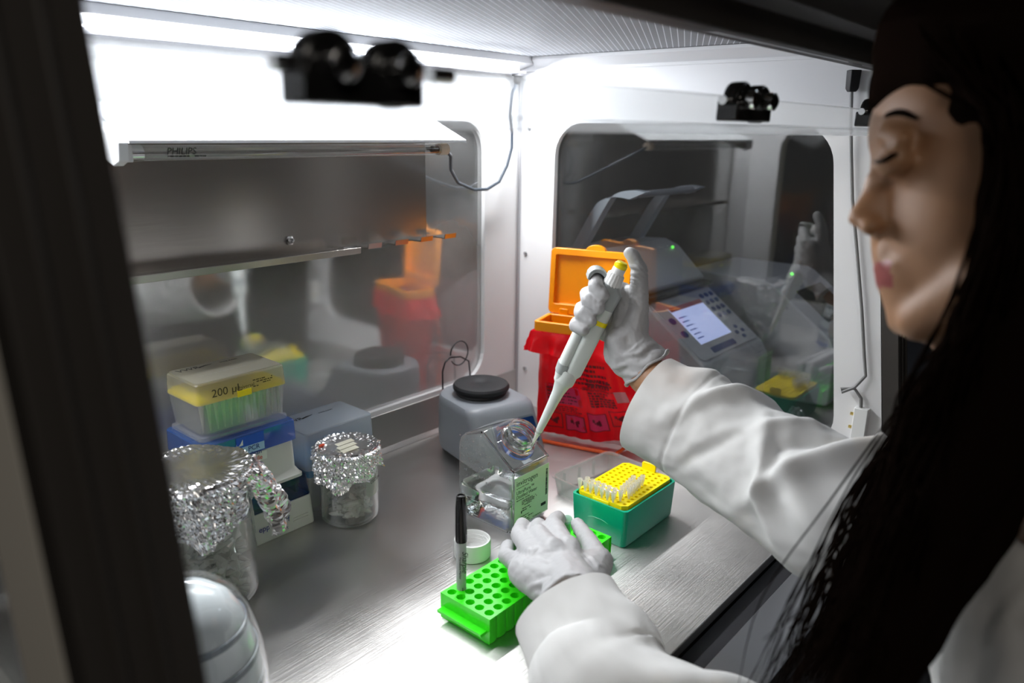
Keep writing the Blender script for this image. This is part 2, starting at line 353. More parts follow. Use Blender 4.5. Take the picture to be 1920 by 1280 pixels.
# back panel with its window
bw = rrect(-.848, .072, -.09, .512, .05, 8)
bp_ = holed('back_panel', [(X0, 0), (X1, 0), (X1, .62), (X0, .62)], bw, 'y', .0, .008, W_PAINT, cb)
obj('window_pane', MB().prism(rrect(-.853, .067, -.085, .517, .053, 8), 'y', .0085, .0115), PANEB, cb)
def side_win(): return rpoly([(-.077, .066), (-.5888+.0, .066), (fy(.512)+.056, .512), (-.077, .512)], [.055, .05, .055, .055], 8)
def side_outer(y0=0): return [(y0, -.012), (fy(-.012), -.012), (fy(.62), .62), (y0, .62)]
sr = holed('side_panel', side_outer(), side_win(), 'x', 0, .010, W_PAINT, cb)
obj('window_pane', MB().prism(rpoly([(-.072, .061), (-.594, .061), (fy(.517)+.051, .517), (-.072, .517)], .055, 8), 'x', .0105, .0135), PANE, cb)
sl = holed('side_panel', side_outer(), side_win(), 'x', -.948, X0, W_PAINT, cb)
obj('window_pane', MB().prism(rpoly([(-.072, .061), (-.594, .061), (fy(.517)+.051, .517), (-.072, .517)], .055, 8), 'x', -.952, -.9485), PANE, cb)
obj('outer_cheek', holed('outer_cheek', [(0, -.04), (fy(-.04), -.04), (fy(.66), .66), (0, .66)], side_win(), 'x', -.978, -.953, W_OUT, cb).data, W_OUT, cb) if False else holed('outer_cheek', [(0, -.04), (fy(-.04), -.04), (fy(.66), .66), (0, .66)], side_win(), 'x', -.978, -.953, W_OUT, cb)
# dark front posts following the slant
def post(xa, xb):
    m = MB()
    for (a, b, d0, d1) in ((xa, xb, -.022, -.0005), (xa+.010*(1 if xa < -.5 else 1), xa+.013, -.0245, -.022), (xb-.016, xb-.013, -.0245, -.022)):
        m.hexa([(a, fy(-.04)+d0, -.04), (b, fy(-.04)+d0, -.04), (b, fy(-.04)+d1, -.04), (a, fy(-.04)+d1, -.04), (a, fy(.66)+d0, .66), (b, fy(.66)+d0, .66), (b, fy(.66)+d1, .66), (a, fy(.66)+d1, .66)])
    return m
obj('front_post', post(-.978, X0), DARKM, cb, bevel=.001)
obj('front_post', post(X1, .042), DARKM, cb, bevel=.001)
# ceiling: rim, gasket, pleated filter, trim
obj('top_panel', MB().box((X0-.04, fy(.63), .634), (X1+.04, .02, .66)), W_OUT, cb)
fl = MB()
fl.prism([(-.0005, .5975), (-.0005, .606), (-.031, .620), (-.031, .606)], 'x', X0, X1)        # behind the lens
fl.prism([(-.032, .606), (-.032, .634), (-.026, .634), (-.026, .618)], 'x', X0, X1)
obj('rear_rim', fl, W_PAINT, cb)
sd = MB().prism([(-.0005, .597), (-.0005, .632), (-.0125, .632), (-.0125, .612)], 'y', -.545, -.033)
sd.prism([(-.001, .5985), (-.001, .594), (-.004, .594), (-.004, .5985)], 'y', -.545, -.004)
obj('side_rim', sd, W_PAINT, cb)
obj('side_rim', MB().prism([(X0+.0005, .597), (X0+.0005, .632), (X0+.0125, .632), (X0+.0125, .612)], 'y', -.545, -.033), W_PAINT, cb)
gk = MB().box((X0+.0125, -.033, .6165), (X1-.0125, -.0285, .622)).box((X0+.0125, -.545, .6165), (X0+.0165, -.033, .622)).box((X1-.0165, -.545, .6165), (X1-.0125, -.033, .622))
obj('gasket', gk, BLACKG, cb)
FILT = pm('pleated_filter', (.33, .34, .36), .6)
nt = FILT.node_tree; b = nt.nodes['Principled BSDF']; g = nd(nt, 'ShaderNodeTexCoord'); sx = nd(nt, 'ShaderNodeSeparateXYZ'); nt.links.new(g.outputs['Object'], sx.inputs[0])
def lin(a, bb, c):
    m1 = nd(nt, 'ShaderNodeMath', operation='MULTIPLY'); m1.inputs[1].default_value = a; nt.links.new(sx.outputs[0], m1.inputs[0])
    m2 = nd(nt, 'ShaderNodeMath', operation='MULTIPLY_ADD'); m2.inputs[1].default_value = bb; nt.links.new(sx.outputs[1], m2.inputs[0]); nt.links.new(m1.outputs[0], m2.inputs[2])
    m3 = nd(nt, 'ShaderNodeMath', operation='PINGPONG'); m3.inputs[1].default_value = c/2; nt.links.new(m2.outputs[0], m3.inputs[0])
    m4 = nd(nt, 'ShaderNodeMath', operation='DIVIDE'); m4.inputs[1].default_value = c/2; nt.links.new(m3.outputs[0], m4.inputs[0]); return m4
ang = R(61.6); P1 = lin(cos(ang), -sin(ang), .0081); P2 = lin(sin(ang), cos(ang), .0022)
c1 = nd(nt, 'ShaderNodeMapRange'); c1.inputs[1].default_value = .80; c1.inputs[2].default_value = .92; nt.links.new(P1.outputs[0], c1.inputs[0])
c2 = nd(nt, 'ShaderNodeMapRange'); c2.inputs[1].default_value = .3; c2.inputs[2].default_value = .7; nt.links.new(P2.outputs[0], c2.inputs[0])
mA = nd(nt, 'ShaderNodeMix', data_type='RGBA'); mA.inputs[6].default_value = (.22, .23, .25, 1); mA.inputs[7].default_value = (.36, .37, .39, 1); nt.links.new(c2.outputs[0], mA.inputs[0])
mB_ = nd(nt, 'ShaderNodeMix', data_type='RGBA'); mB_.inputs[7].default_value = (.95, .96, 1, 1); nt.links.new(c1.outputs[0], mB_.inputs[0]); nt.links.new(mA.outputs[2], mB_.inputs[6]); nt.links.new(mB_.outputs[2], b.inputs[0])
obj('filter_face', MB().box((X0+.0165, -.545, .617), (X1-.0165, -.033, .63)), FILT, cb)
# long lamp lens: two clear ends and a glowing diffuser
LENS = pm('lamp_lens', (1, 1, 1), .4, emis=(.95, .97, 1), es=7)
lm_ = MB().prism([(-.0335, .5925), (-.0335, .6035), (-.028, .606), (-.004, .600), (-.004, .5925)], 'x', X0+.01, -.045)
obj('lamp_lens', lm_, LENS, cb, bevel=.001)
obj('lamp_trim', MB().box((X0, -.035, .5895), (-.03, -.0335, .592)).box((X0, -.012, .5885), (-.03, -.001, .5915)), ALU, cb)
# front beam
bm_ = MB().prism([(fy(.575), .575), (fy(.60)-.0, .60), (fy(.6), .70), (-.675, .70), (-.675, .636), (-.662, .633), (-.655, .619), (-.640, .612), (-.632, .600), (-.612, .596), (-.606, .575)], 'x', X0-.04, X1+.04)
obj('front_beam', bm_, DARKM, cb, bevel=.0015)
obj('beam_trim', MB().box((X0-.04, -.679, .640), (X1+.04, -.6755, .652)), ALU, cb)
# clear flip-up sash: standing strip, edge bars, black clamps with steel screws
sash = MB().hexa([(X0-.03, -.608, .506), (X1+.004, -.608, .506), (X1+.004, -.598, .506), (X0-.03, -.598, .506), (X0-.03, -.606, .5285), (X1+.004, -.606, .5285), (X1+.004, -.598, .5285), (X0-.03, -.598, .5285)])
obj('sash_bar', sash, CLEAR, cb, bevel=.002)
obj('sash_sheet', MB().hexa([(X0, -.604, .529), (X1, -.604, .529), (X1, -.599, .529), (X0, -.599, .529), (X0, -.598, .5745), (X1, -.598, .5745), (X1, -.593, .5745), (X0, -.593, .5745)]), glassy('sash_clear', (.96, .97, .99), gloss=.0, fres=.35), cb)
obj('sash_rod', MB().tube([(X0-.03, -.603, .503), (X1+.004, -.603, .503)], .004, 10), CLEAR, cb)
for cx in (-.838, -.458, -.132):
    k = MB().box((cx-.031, -.627, .509), (cx+.031, -.609, .524)).lathe([(.0135, 0), (.0145, .002), (.0145, .012), (.0125, .014)], M.Translation((cx-.016, -.626, .5235)) @ M.Rotation(R(-90), 4, 'X'), 20).lathe([(.0135, 0), (.0145, .002), (.0145, .012), (.0125, .014)], M.Translation((cx+.018, -.626, .5225)) @ M.Rotation(R(-90), 4, 'X'), 20)
    kc = obj('sash_clamp', k, BLKG, cb, bevel=.003)
    for dx in (-.016, .018):
        w = MB().lathe([(.007, 0), (.007, .006), (.004, .008)], M.Translation((cx+dx, -.628, .5245)) @ M.Rotation(R(90), 4, 'X'), 14)
        w.lathe([(.0035, 0), (.0035, .014)], M.Translation((cx+dx+.024*(1 if dx > 0 else -1), -.618, .524)) @ M.Rotation(R(90), 4, 'Y'), 12)
        obj('clamp_screw', w, CHROME, kc)
# screws on the right wall
for y, z in ((-.021, .503), (-.022, .069), (-.018, .285)):
    obj('panel_screw', MB().lathe([(.0001, 0), (.0042, .0), (.0042, .002), (.002, .0035), (.0001, .0036)], M.Translation((-.0001, y, z)) @ M.Rotation(R(-90), 4, 'Y'), 12), CHROME, cb)
obj('corner_trim', MB().box((-.006, -.0045, .0), (-.0005, -.0005, .592)), ALU, cb, bevel=.001)
# grey lead and clip on the right wall, black plugs under the ceiling
ld = thing('sensor_lead', 'grey cable hanging down the right wall from a black plug', 'cable', (-.004, -.56, .55))
obj('plug', MB().lathe([(.006, 0), (.0085, .004), (.0095, .026)], M.Translation((-.010, -.553, .552)), 4), BLKP, ld, bevel=.001)
obj('lead', MB().tube([(-.010, -.553, .553), (-.009, -.556, .52), (-.007, -.561, .48), (-.006, -.570, .42), (-.006, -.583, .36), (-.006, -.600, .28), (-.006, -.612, .215), (-.006, -.617, .190), (-.010, -.606, .172), (-.014, -.592, .163), (-.013, -.590, .167), (-.008, -.606, .170), (-.006, -.6155, .158), (-.006, -.617, .145)], .0022, 8), pm('grey_sleeve', (.20, .20, .20), .5), ld)
cl_ = thing('terminal_block', 'small white terminal block with two brass screws on the right wall edge', 'terminal', (-.006, -.62, .11))
obj('block', MB().box((-.012, -.628, .092), (-.0005, -.610, .145)), WHT, cl_, bevel=.001)
for z in (.115, .134): obj('brass_screw', MB().lathe([(.0022, 0), (.0022, .005), (.0001, .0055)], M.Translation((-.007, -.610, z)) @ M.Rotation(R(-90), 4, 'X'), 10), pm('brass', (.8, .6, .2), .3, 1), cl_)
pg = obj('cable_gland', MB().lathe([(.010, 0), (.010, -.003), (.0065, -.004), (.0065, -.013), (.004, -.016)], M.Translation((-.026, -.014, .589)), 14), BLKP, None)
tag(pg, 'small dark cable gland in the back right corner under the ceiling lamp', 'cable gland')

# ================================================================== UV lamp over the tool shelf
uv = thing('uv_lamp', 'white hooded ultraviolet tube lamp glaring high on the back wall', 'lamp', (-.475, 0, .5))
hd = MB().hexa([(-.712, -.0085, .521), (-.24, -.0085, .521), (-.24, -.006, .5195), (-.712, -.006, .5195), (-.712, -.100, .4825), (-.24, -.100, .4825), (-.24, -.0995, .4805), (-.712, -.0995, .4805)])
obj('hood', MB().prism([(-.001, .5195), (-.001, .5225), (-.010, .5225), (-.0995, .4845), (-.1005, .4815), (-.0985, .4815), (-.010, .5195)], 'x', -.712, -.238), HOODW, uv)
obj('end_plate', MB().prism(rpoly([(-.002, .5185), (-.012, .5188), (-.0985, .4822), (-.0955, .464), (-.082, .459), (-.002, .488)], .002, 3), 'x', -.722, -.712), HOODW, uv, bevel=.001)
obj('socket', MB().box((-.712, -.092, .463), (-.706, -.074, .480)), HOODW, uv, bevel=.001)
T0 = (-.706, -.083, .4715)
tb = obj('tube', MB().tube([T0, (-.270, -.083, .4715)], .0078, 20), glassy('uv_tube_glass', (.93, .94, .94), gloss=.06, fres=1.4, haze=.06), uv)
obj('tube_cap', MB().tube([(-.706, -.083, .4715), (-.694, -.083, .4715)], .0081, 20), CHROME, uv)
obj('tube_cap', MB().tube([(-.278, -.083, .4715), (-.262, -.083, .4715)], .0082, 20), pm('beige_cap', (.72, .62, .50), .4), uv)
obj('electrode', MB().tube([(-.290, -.083, .4715), (-.279, -.083, .4715)], .005, 10).tube([(-.300, -.083, .473), (-.29, -.083, .4715)], .002, 6), BLKG, uv)
text('lettering', 'PHILIPS', uv, INK, (-.672, -.0915, .4700), (1, 0, 0), (0, 0, 1), .0100, shear=.2)
obj('fine_print', dashes(MB(), (-.671, -.0913, .4675), (1, 0, 0), (0, 0, 1), (0, -1, 0), .045, 1, .002, .0012, random.Random(2)), INK, uv)
obj('cable', MB().tube([(-.262, -.082, .470), (-.245, -.075, .462), (-.215, -.045, .440), (-.175, -.020, .418), (-.130, -.012, .404), (-.098, -.012, .403), (-.068, -.012, .414), (-.048, -.012, .440), (-.036, -.012, .470), (-.036, -.012, .495), (-.042, -.012, .525), (-.038, -.013, .56), (-.027, -.014, .575)], .0026, 8), pm('black_cable', (.02, .03, .045), .4), uv)

# ================================================================== steel shelf with pipette prongs
sh = thing('steel_tool_shelf', 'brushed steel wall plate with narrow tray and pronged holder below the lamp', 'shelf', (-.475, 0, .33))
obj('back_plate', MB().prism([(-.0035, .505), (-.0035, .336), (-.006, .334), (-.006, .505)], 'x', -.711, -.231), STEEL2, sh)
obj('tray', MB().prism([(-.006, .3335), (-.006, .3360), (-.048, .3350), (-.050, .341), (-.0515, .341), (-.050, .3320)], 'x', -.711, -.395), STEEL2, sh, bevel=.0006)
obj('plate_lip', MB().box((-.395, -.012, .3335), (-.231, -.0045, .3365)), CHROME, sh)
for xa in (-.372, -.322, -.272, -.222):
    obj('prong', MB().prism([(-.0045, .3345), (-.0045, .3362), (-.036, .3362), (-.038, .342), (-.0393, .342), (-.0375, .3345)], 'x', xa, xa+.024), STEEL2, sh)
obj('nut', MB().lathe([(.0065, 0), (.0065, .003), (.004, .0045), (.004, .007), (.0001, .0072)], M.Translation((-.479, -.006, .354)) @ M.Rotation(R(90), 4, 'X'), 6), CHROME, sh)
# thin black wire loop on the back window
wl = tag(obj('wire_loop', MB().tube([(-.203, -.010, .03), (-.203, -.010, .108), (-.197, -.010, .122), (-.185, -.010, .128), (-.160, -.010, .124), (-.140, -.010, .112), (-.136, -.010, .085), (-.136, -.010, .03)], .0014, 8).tube([(-.165+.021*cos(t/12*pi), -.012, .132+.021*sin(t/12*pi)) for t in range(-10, 13)], .0011, 8), BLKP, None), 'thin black wire loop standing behind the vortex mixer', 'wire')
# ================================================================== helpers for racks and boxes
def holed_top(mb, x0, y0, nx, ny, p, r, z, depth, n=16, taper=.85):
    """top face of nx*ny square cells, each with a round well, sunk depth deep"""
    for i in range(nx):
        for j in range(ny):
            cx, cy = x0+p*(i+.5), y0+p*(j+.5); h = p/2
            sq = []; ci = []; bo = []
            for k in range(n):
                a = 2*pi*k/n+pi/4; c, s_ = cos(a), sin(a); m = max(abs(c), abs(s_))
                sq.append((cx+h*c/m, cy+h*s_/m, z)); ci.append((cx+r*c, cy+r*s_, z)); bo.append((cx+r*taper*c, cy+r*taper*s_, z-depth))
            vs = sq+ci+bo; fs = []
            for k in range(n):
                l = (k+1) % n; fs.append((k, l, n+l, n+k)); fs.append((n+k, n+l, 2*n+l, 2*n+k))
            fs.append(tuple(range(2*n, 3*n))); mb.add(vs, fs)
    return mb
def shell(name, x0, y0, x1, y1, z0, z1, mat, parent, r=.008, t=.0012, taper=0, floor_=True, local=False, roof=False, n=5):
    """thin open box (roof=True: a lid, open below)"""
    O0 = rrect(x0+taper, y0+taper, x1-taper, y1-taper, r, n); O1 = rrect(x0, y0, x1, y1, r, n)
    I0 = rrect(x0+taper+t, y0+taper+t, x1-taper-t, y1-taper-t, r-t*.5, n); I1 = rrect(x0+t, y0+t, x1-t, y1-t, r-t*.5, n)
    if roof: a, b = z1, z0; ti = -t
    else: a, b = z0, z1; ti = t
    rings = [[V((u, w, a)) for u, w in O0], [V((u, w, b)) for u, w in O1], [V((u, w, b)) for u, w in I1], [V((u, w, a+ti)) for u, w in I0]]
    return obj(name, MB().loft(rings), mat, parent, local=local)

# ================================================================== green 80-well tube rack
rk = thing('tube_rack', 'bright green rack of eighty round wells under the gloved left hand', 'rack', (-.456, -.414, 0))
G = MB(); x0, y0, pz = -.564, -.4475, .01335
g = holed_top(MB(), x0+.0012, y0+.0005, 16, 5, pz, .0050, .0300, .024)
xa, xb, ya, yb = x0-.0005, x0+16*pz+.003, y0-.0012, y0+5*pz+.0022
g.quad((xa, ya, .03), (xa, yb, .03), (x0+.0012, yb, .03), (x0+.0012, ya, .03)); g.quad((x0+16*pz+.0012, ya, .03), (x0+16*pz+.0012, yb, .03), (xb, yb, .03), (xb, ya, .03))
g.quad((x0+.0012, ya, .03), (x0+16*pz+.0012, ya, .03), (x0+16*pz+.0012, y0+.0005, .03), (x0+.0012, y0+.0005, .03)); g.quad((x0+.0012, y0+5*pz+.0005, .03), (x0+16*pz+.0012, y0+5*pz+.0005, .03), (x0+16*pz+.0012, yb, .03), (x0+.0012, yb, .03))
# scalloped long sides
for sy, yy in ((-1, ya), (1, yb)):
    top = []; bot = []
    for k in range(16*8+1):
        x = xa+(xb-xa)*k/128; d = .0018*abs(sin(pi*k/8.))**.6
        top.append((x, yy, .03)); bot.append((x, yy-sy*.0022+sy*d, .0005))
    n = len(top); mid = [(t_[0], b_[1], .0285) for t_, b_ in zip(top, bot)]
    g.add(top+mid+bot, [(i, i+1, n+i+1, n+i) for i in range(n-1)]+[(n+i, n+i+1, 2*n+i+1, 2*n+i) for i in range(n-1)])
for xx in (xa, xb): g.quad((xx, ya, .0005), (xx, yb, .0005), (xx, yb, .03), (xx, ya, .03))
g.box((xa-.009, ya+.004, .0125), (xa-.0002, yb-.004, .0155)).box((xb+.0002, ya+.004, .0125), (xb+.007, yb-.004, .0155))
obj('rack_body', g, GRN, rk)

# ================================================================== black marker standing in the rack
pn = thing('marker_pen', 'black-capped grey permanent marker standing upright in the corner well', 'pen', (-.545, -.391, .006))
PX, PY = -.5445, -.3895
mp_ = M.Translation((PX, PY, .006))
obj('barrel', MB().lathe([(.0045, 0), (.0052, .003), (.0054, .075), (.0054, .082)], mp_, 24), pm('marker_grey', (.42, .43, .44), .4), pn)
obj('cap', MB().lathe([(.0061, .080), (.0062, .083), (.0060, .118), (.0050, .131), (.0044, .1325), (.0038, .1325), (.0036, .1312), (.0001, .131)], mp_, 24).box((.0055, -.0012, .086), (.0075, .0012, .128), mp_ @ M.Rotation(R(20), 4, 'Z')), BLKG, pn)
dn = (V((CAM.x, CAM.y, 0))-V((PX, PY, 0))).normalized()
sd_ = V((0, 0, 1)).cross(dn)
text('lettering', 'Sharpie', pn, INK, V((PX, PY, .077))+dn*.0056+sd_*.0012, (0, 0, -1), sd_, .0085, shear=.3)
text('lettering', 'Permanent Marker', pn, INK, V((PX, PY, .070))+dn*.0056-sd_*.0022, (0, 0, -1), sd_, .0034)
obj('fine_print', dashes(MB(), V((PX, PY, .034))+dn*.0057+sd_*.001, (0, 0, -1), sd_, dn, .018, 2, .0018, .0010, random.Random(4)), INK, pn)

# ================================================================== white screw cap
cpx, cpy = -.4535, -.3185
cp = thing('screw_cap', 'white ribbed screw cap lying open side up behind the green rack', 'cap', (cpx, cpy, 0))
prof = []
m = MB(); n = 120; rings = []
for r, z, rib in ((.0215, .0005, 0), (.0226, .002, 1), (.0226, .0205, 1), (.0218, .0225, 0), (.0200, .0228, 0), (.0194, .021, 0), (.0190, .006, 0)):
    rings.append([V((cpx+(r-(.0006 if rib and k % 2 else 0))*cos(2*pi*k/n), cpy+(r-(.0006 if rib and k % 2 else 0))*sin(2*pi*k/n), z)) for k in range(n)])
obj('cap_shell', m.loft(rings), WHT, cp)
for z in (.012, .017): obj('thread', MB().tube([(cpx+.0192*cos(a/20*2*pi), cpy+.0192*sin(a/20*2*pi), z+.0015*a/20) for a in range(21)], .0007, 6), WHT, cp)

# ================================================================== angled-neck water bottle
bo = thing('water_bottle', 'clear square bottle of distilled water with open slanted neck and green label', 'bottle', (-.352, -.28, 0))
bx0, bx1 = -.392, -.314
side = rpoly([(-.230, .001), (-.232, .114), (-.272, .1285), (-.3275, .0905), (-.3275, .001)], [.010, .016, .008, .006, .010], 5)   # (y, z)
def bottle_body(x0, x1, poly, shr):
    cy = sum(p[0] for p in poly)/len(poly); cz = sum(p[1] for p in poly)/len(poly); rings = []
    for x, k in ((x0, .86), (x0+.0015, .93), (x0+.005, .98), (x0+.010, 1), (x1-.010, 1), (x1-.005, .98), (x1-.0015, .93), (x1, .86)):
        rings.append([V((x, cy+(y-cy)*(k-shr), cz+(z-cz)*(k-shr))) for y, z in poly])
    return MB().loft(rings)
obj('bottle_shell', bottle_body(bx0, bx1, side, 0), PETG, bo, smooth=R(50))
# water: the lower part of the same section
lvl = .047
wp = rpoly([(-.2325, .003), (-.2325, lvl), (-.3255, lvl), (-.3255, .003)], [.009, .0005, .0005, .009], 5)
WATER = pm('water', (.93, .96, .97), .0, trans=1, ior=1.33, bump=((45, 45, 45), .25, .004))
obj('water', bottle_body(bx0+.0018, bx1-.0018, wp, 0), WATER, bo, smooth=R(50))
ndir = V((0, -.54, .84)).normalized(); nc = V((-.353, -.300, .1095))
NT = M.Translation(nc) @ ndir.to_track_quat('Z', 'Y').to_matrix().to_4x4()
obj('neck', MB().lathe([(.0265, -.001), (.0235, .002), (.0215, .004), (.0212, .009), (.0228, .0095), (.0228, .0115), (.0208, .0125), (.0205, .016), (.0217, .0168), (.0217, .0184), (.0205, .0192), (.0203, .025), (.0196, .0262), (.0188, .025), (.0188, .004), (.0230, .0005), (.0265, -.001)], NT, 48, cap=False), BGLASS, bo)
obj('neck_ring', MB().tube([NT @ V((.0232*cos(a/32*2*pi), .0235*sin(a/32*2*pi), .006)) for a in range(33)], .0011, 8), BGLASS, bo)
for a_, b_ in (((bx0+.004, -.3265, .014), (bx0+.004, -.3265, .086)), ((bx0+.005, -.3265, .089), (bx0+.005, -.274, .1268)), ((bx1-.005, -.3265, .089), (bx1-.005, -.274, .1268)), ((bx0+.006, -.326, .0895), (bx1-.006, -.326, .0895)), ((bx0+.004, -.245, .1180), (bx0+.004, -.272, .1275)), ((bx0+.006, -.322, .0035), (bx1-.006, -.322, .0035)), ((bx0+.0035, -.318, .004), (bx0+.0035, -.240, .004))):
    obj('moulded_edge', MB().cap2(a_, b_, .0016, .0016, 10), BGLASS, bo)
dr = random.Random(31); dm = MB()
for k in range(110):
    y_, z_ = dr.uniform(-.292, -.236), dr.uniform(.055, .116)
    if z_ > .100 and y_ < -.28: continue
    dm.ball((bx0+.0004, y_, z_), dr.uniform(.0004, .0011), None, 8, 5)
obj('droplets', dm, BGLASS, bo)['kind'] = 'stuff'
LABG = pm('label_green', (.66, .80, .62), .5)
lb = obj('label', MB().box((-.3865, -.3286, .012), (-.3185, -.3278, .080)), LABG, bo)
f = (0, -1, 0); LY = -.32865
text('lettering', 'invitrogen', bo, INK, (-.384, LY, .0680), (1, 0, 0), (0, 0, 1), .0105)
text('lettering', 'by Thermo Fisher Scientific', bo, INK, (-.3835, LY, .0642), (1, 0, 0), (0, 0, 1), .0022)
text('lettering', 'UltraPure™', bo, INK, (-.384, LY, .0565), (1, 0, 0), (0, 0, 1), .0072)
text('lettering', 'Distilled Water', bo, INK, (-.384, LY, .0505), (1, 0, 0), (0, 0, 1), .0066)
pr_ = dashes(MB(), (-.384, LY, .0475), (1, 0, 0), (0, 0, 1), f, .030, 1, .002, .0011, random.Random(1))
dashes(pr_, (-.373, LY, .0440), (1, 0, 0), (0, 0, 1), f, .030, 4, .0022, .0011, random.Random(2)); dashes(pr_, (-.372, LY, .033), (1, 0, 0), (0, 0, 1), f, .018, 2, .003, .0012, random.Random(3))
dashes(pr_, (-.385, LY, .0225), (1, 0, 0), (0, 0, 1), f, .032, 1, .003, .001, random.Random(5)); dashes(pr_, (-.376, LY, .0190), (1, 0, 0), (0, 0, 1), f, .030, 2, .003, .0012, random.Random(6)); dashes(pr_, (-.385, LY, .0135), (1, 0, 0), (0, 0, 1), f, .052, 1, .003, .0011, random.Random(7))
pr_.box((-.3335, LY-.0003, .0225), (-.3235, LY, .0265)).box((-.3740, LY-.0003, .0275), (-.3725, LY, .0310))
rr = random.Random(9); z = .036
while z < .073:
    h = rr.choice((.0004, .0007, .0012)); pr_.box((-.3245, LY-.0003, z), (-.3212, LY, z+h)); z += h+rr.choice((.0004, .0008))
obj('label_print', pr_, INK, bo)
vol = MB()
for k in range(5): vol.box((bx0-.0004, -.270+(k % 2)*.004, .030-.005*k), (bx0-.0001, -.256, .0307-.005*k))
obj('volume_mark', vol, pm('moulded_mark', (.7, .74, .76), .3), bo)

# ================================================================== clear tray behind the bottle
tr_ = thing('shallow_tray', 'clear frosted plastic box bottom behind the tip box', 'tray', (-.19, -.34, 0), R(-6))
def ctray():
    shell('tray_wall', -.075, -.050, .052, .044, .0005, .028, FROSTC, tr_, r=.010, t=.0014, taper=.004, local=True)
    obj('tray_rim', MB().loft([[V((u, w, z)) for u, w in rrect(-.0775-d, -.0525-d, .0545+d, .0465+d, .011, 5)] for z, d in ((.0262, 0), (.0285, 0))]+[[V((u, w, .0285)) for u, w in rrect(-.074, -.049, .051, .043, .010, 5)], [V((u, w, .0262)) for u, w in rrect(-.074, -.049, .051, .043, .010, 5)]], cap=False), FROSTC, tr_, local=True)
    for x in (-.052, -.020, .012): obj('rib', MB().box((x-.0008, .0375, .003), (x+.0008, .0415, .026)), FROSTC, tr_, local=True)
    for y in (-.03, 0, .026): obj('rib', MB().box((-.0722, y-.0008, .003), (-.0690, y+.0008, .026)), FROSTC, tr_, local=True)
ctray()

# ================================================================== teal tip box with yellow tray
tb_ = thing('pipette_tip_box', 'teal green tip box with yellow ninety-six-hole tray on bright steel', 'tip box', (-.258, -.409, 0))
tx0, tx1, ty0, ty1 = -.321, -.197, -.4515, -.368
obj('box_base', MB().loft([[V((u, w, z)) for u, w in rrect(tx0+i, ty0+i, tx1-i, ty1-i, .006, 6)] for i, z in ((.0035, .0005), (.002, .004), (.0, .050), (.0, .0515), (.003, .0515), (.003, .040))]), TEAL, tb_)
obj('front_arch', MB().tube([(tx0-.0003+.0022*abs(t), ty0+.0835*.5-.0+t*.020, .030-.006*t*t) for t in [k/6-1 for k in range(13)]], .0004, 6), pm('teal_edge', (.15, .62, .42), .3), tb_)
yt = holed_top(MB(), -.3135, -.4457, 12, 8, .009, .0024, .0555, .010, 12)
A = (-.3135, -.4457, -.2055, -.3737); B = (tx0+.0045, ty0+.0045, tx1-.0045, ty1-.0045)
ch = [(B[0]+.006, B[1]), (B[2]-.006, B[1]), (B[2], B[1]+.006), (B[2], B[3]-.006), (B[2]-.006, B[3]), (B[0]+.006, B[3]), (B[0], B[3]-.006), (B[0], B[1]+.006)]
iv = [(A[0], A[1]), (A[2], A[1]), (A[2], A[1]), (A[2], A[3]), (A[2], A[3]), (A[0], A[3]), (A[0], A[3]), (A[0], A[1])]
yt.loft([[V((*p, .0555)) for p in iv], [V((*p, .0555)) for p in ch], [V((*p, .0500)) for p in ch]], cap=False)
ty = obj('tip_tray', yt, YEL, tb_)
for cx_ in (tx0+.004, tx1-.004):
    s_ = -1 if cx_ < -.26 else 1
    if s_ > 0: obj('tray_tab', MB().prism(rrect(-.4225, .0545, -.4015, .0665, .003, 4), 'x', cx_-.004, cx_-.001), YEL, tb_, bevel=.0006)
    else: obj('tray_tab', MB().box((cx_-.001, -.4235, .0445), (cx_+.002, -.3985, .0548)), YEL, tb_, bevel=.001)
# strips of small clear tubes lying in a V on the tray
def strip(name, o, d, n, label):
    d = V(d).normalized(); m = MB()
    for k in range(n):
        p = V(o)+d*(.0088*k)
        m.lathe([(.0012, .0), (.0026, .007), (.0032, .0125), (.0036, .0128), (.0034, .0142), (.0028, .0142), (.0026, .012), (.001, .002)], M.Translation(p), 12)
        if k < n-1: a = p+V((0, 0, .0130)); m.tube([a+d*.0032, a+d*.0056], .0008, 6)
    return tag(obj(name, m, TUBEC, None), label, 'tube strip', 'clear strips of small tubes on the yellow tray')
strip('tube_strip', (-.3125, -.3750, .0558), (-.05, -1, 0), 7, 'clear tube strip crossing the left end of the yellow tray, nearer the left edge')
strip('tube_strip', (-.3035, -.3800, .0558), (-.05, -1, 0), 7, 'clear tube strip crossing the yellow tray, just right of the edge strip')
strip('tube_strip', (-.2945, -.4275, .0558), (1, .16, 0), 5, 'clear tube strip running along the yellow tray, rear one of the long pair')
strip('tube_strip', (-.2935, -.4370, .0558), (1, .16, 0), 6, 'clear tube strip running along the yellow tray, front one of the long pair')

# ================================================================== box stack at the back left
lo = thing('blue_lidded_tip_box', 'lowest box of the back stack, pale base with deep blue clear lid', 'tip box', (-.59, -.065, 0))
obj('box_base', MB().loft([[V((u, w, z)) for u, w in rrect(-.652+i, -.109+i, -.532-i, -.022-i, .006, 4)] for i, z in ((0, .0003), (.0, .003), (.0020, .040), (.0045, .041))]), IVORY, lo)
gr = MB()
for z in (.012, .016): gr.box((-.565, -.1096, z), (-.543, -.1084, z+.0012))
obj('grip_ridge', gr, IVORY, lo)
obj('lid', MB().loft([[V((u, w, z)) for u, w in rrect(-.651+i, -.108+i, -.533-i, -.023-i, .006, 4)] for i, z in ((.0015, .041), (.004, .068), (.007, .0715))]), BLUED, lo)
obj('tip_tray', MB().box((-.640, -.098, .0415), (-.575, -.035, .058)), pm('deep_blue_tray', (.0, .06, .42), .4), lo, bevel=.002)
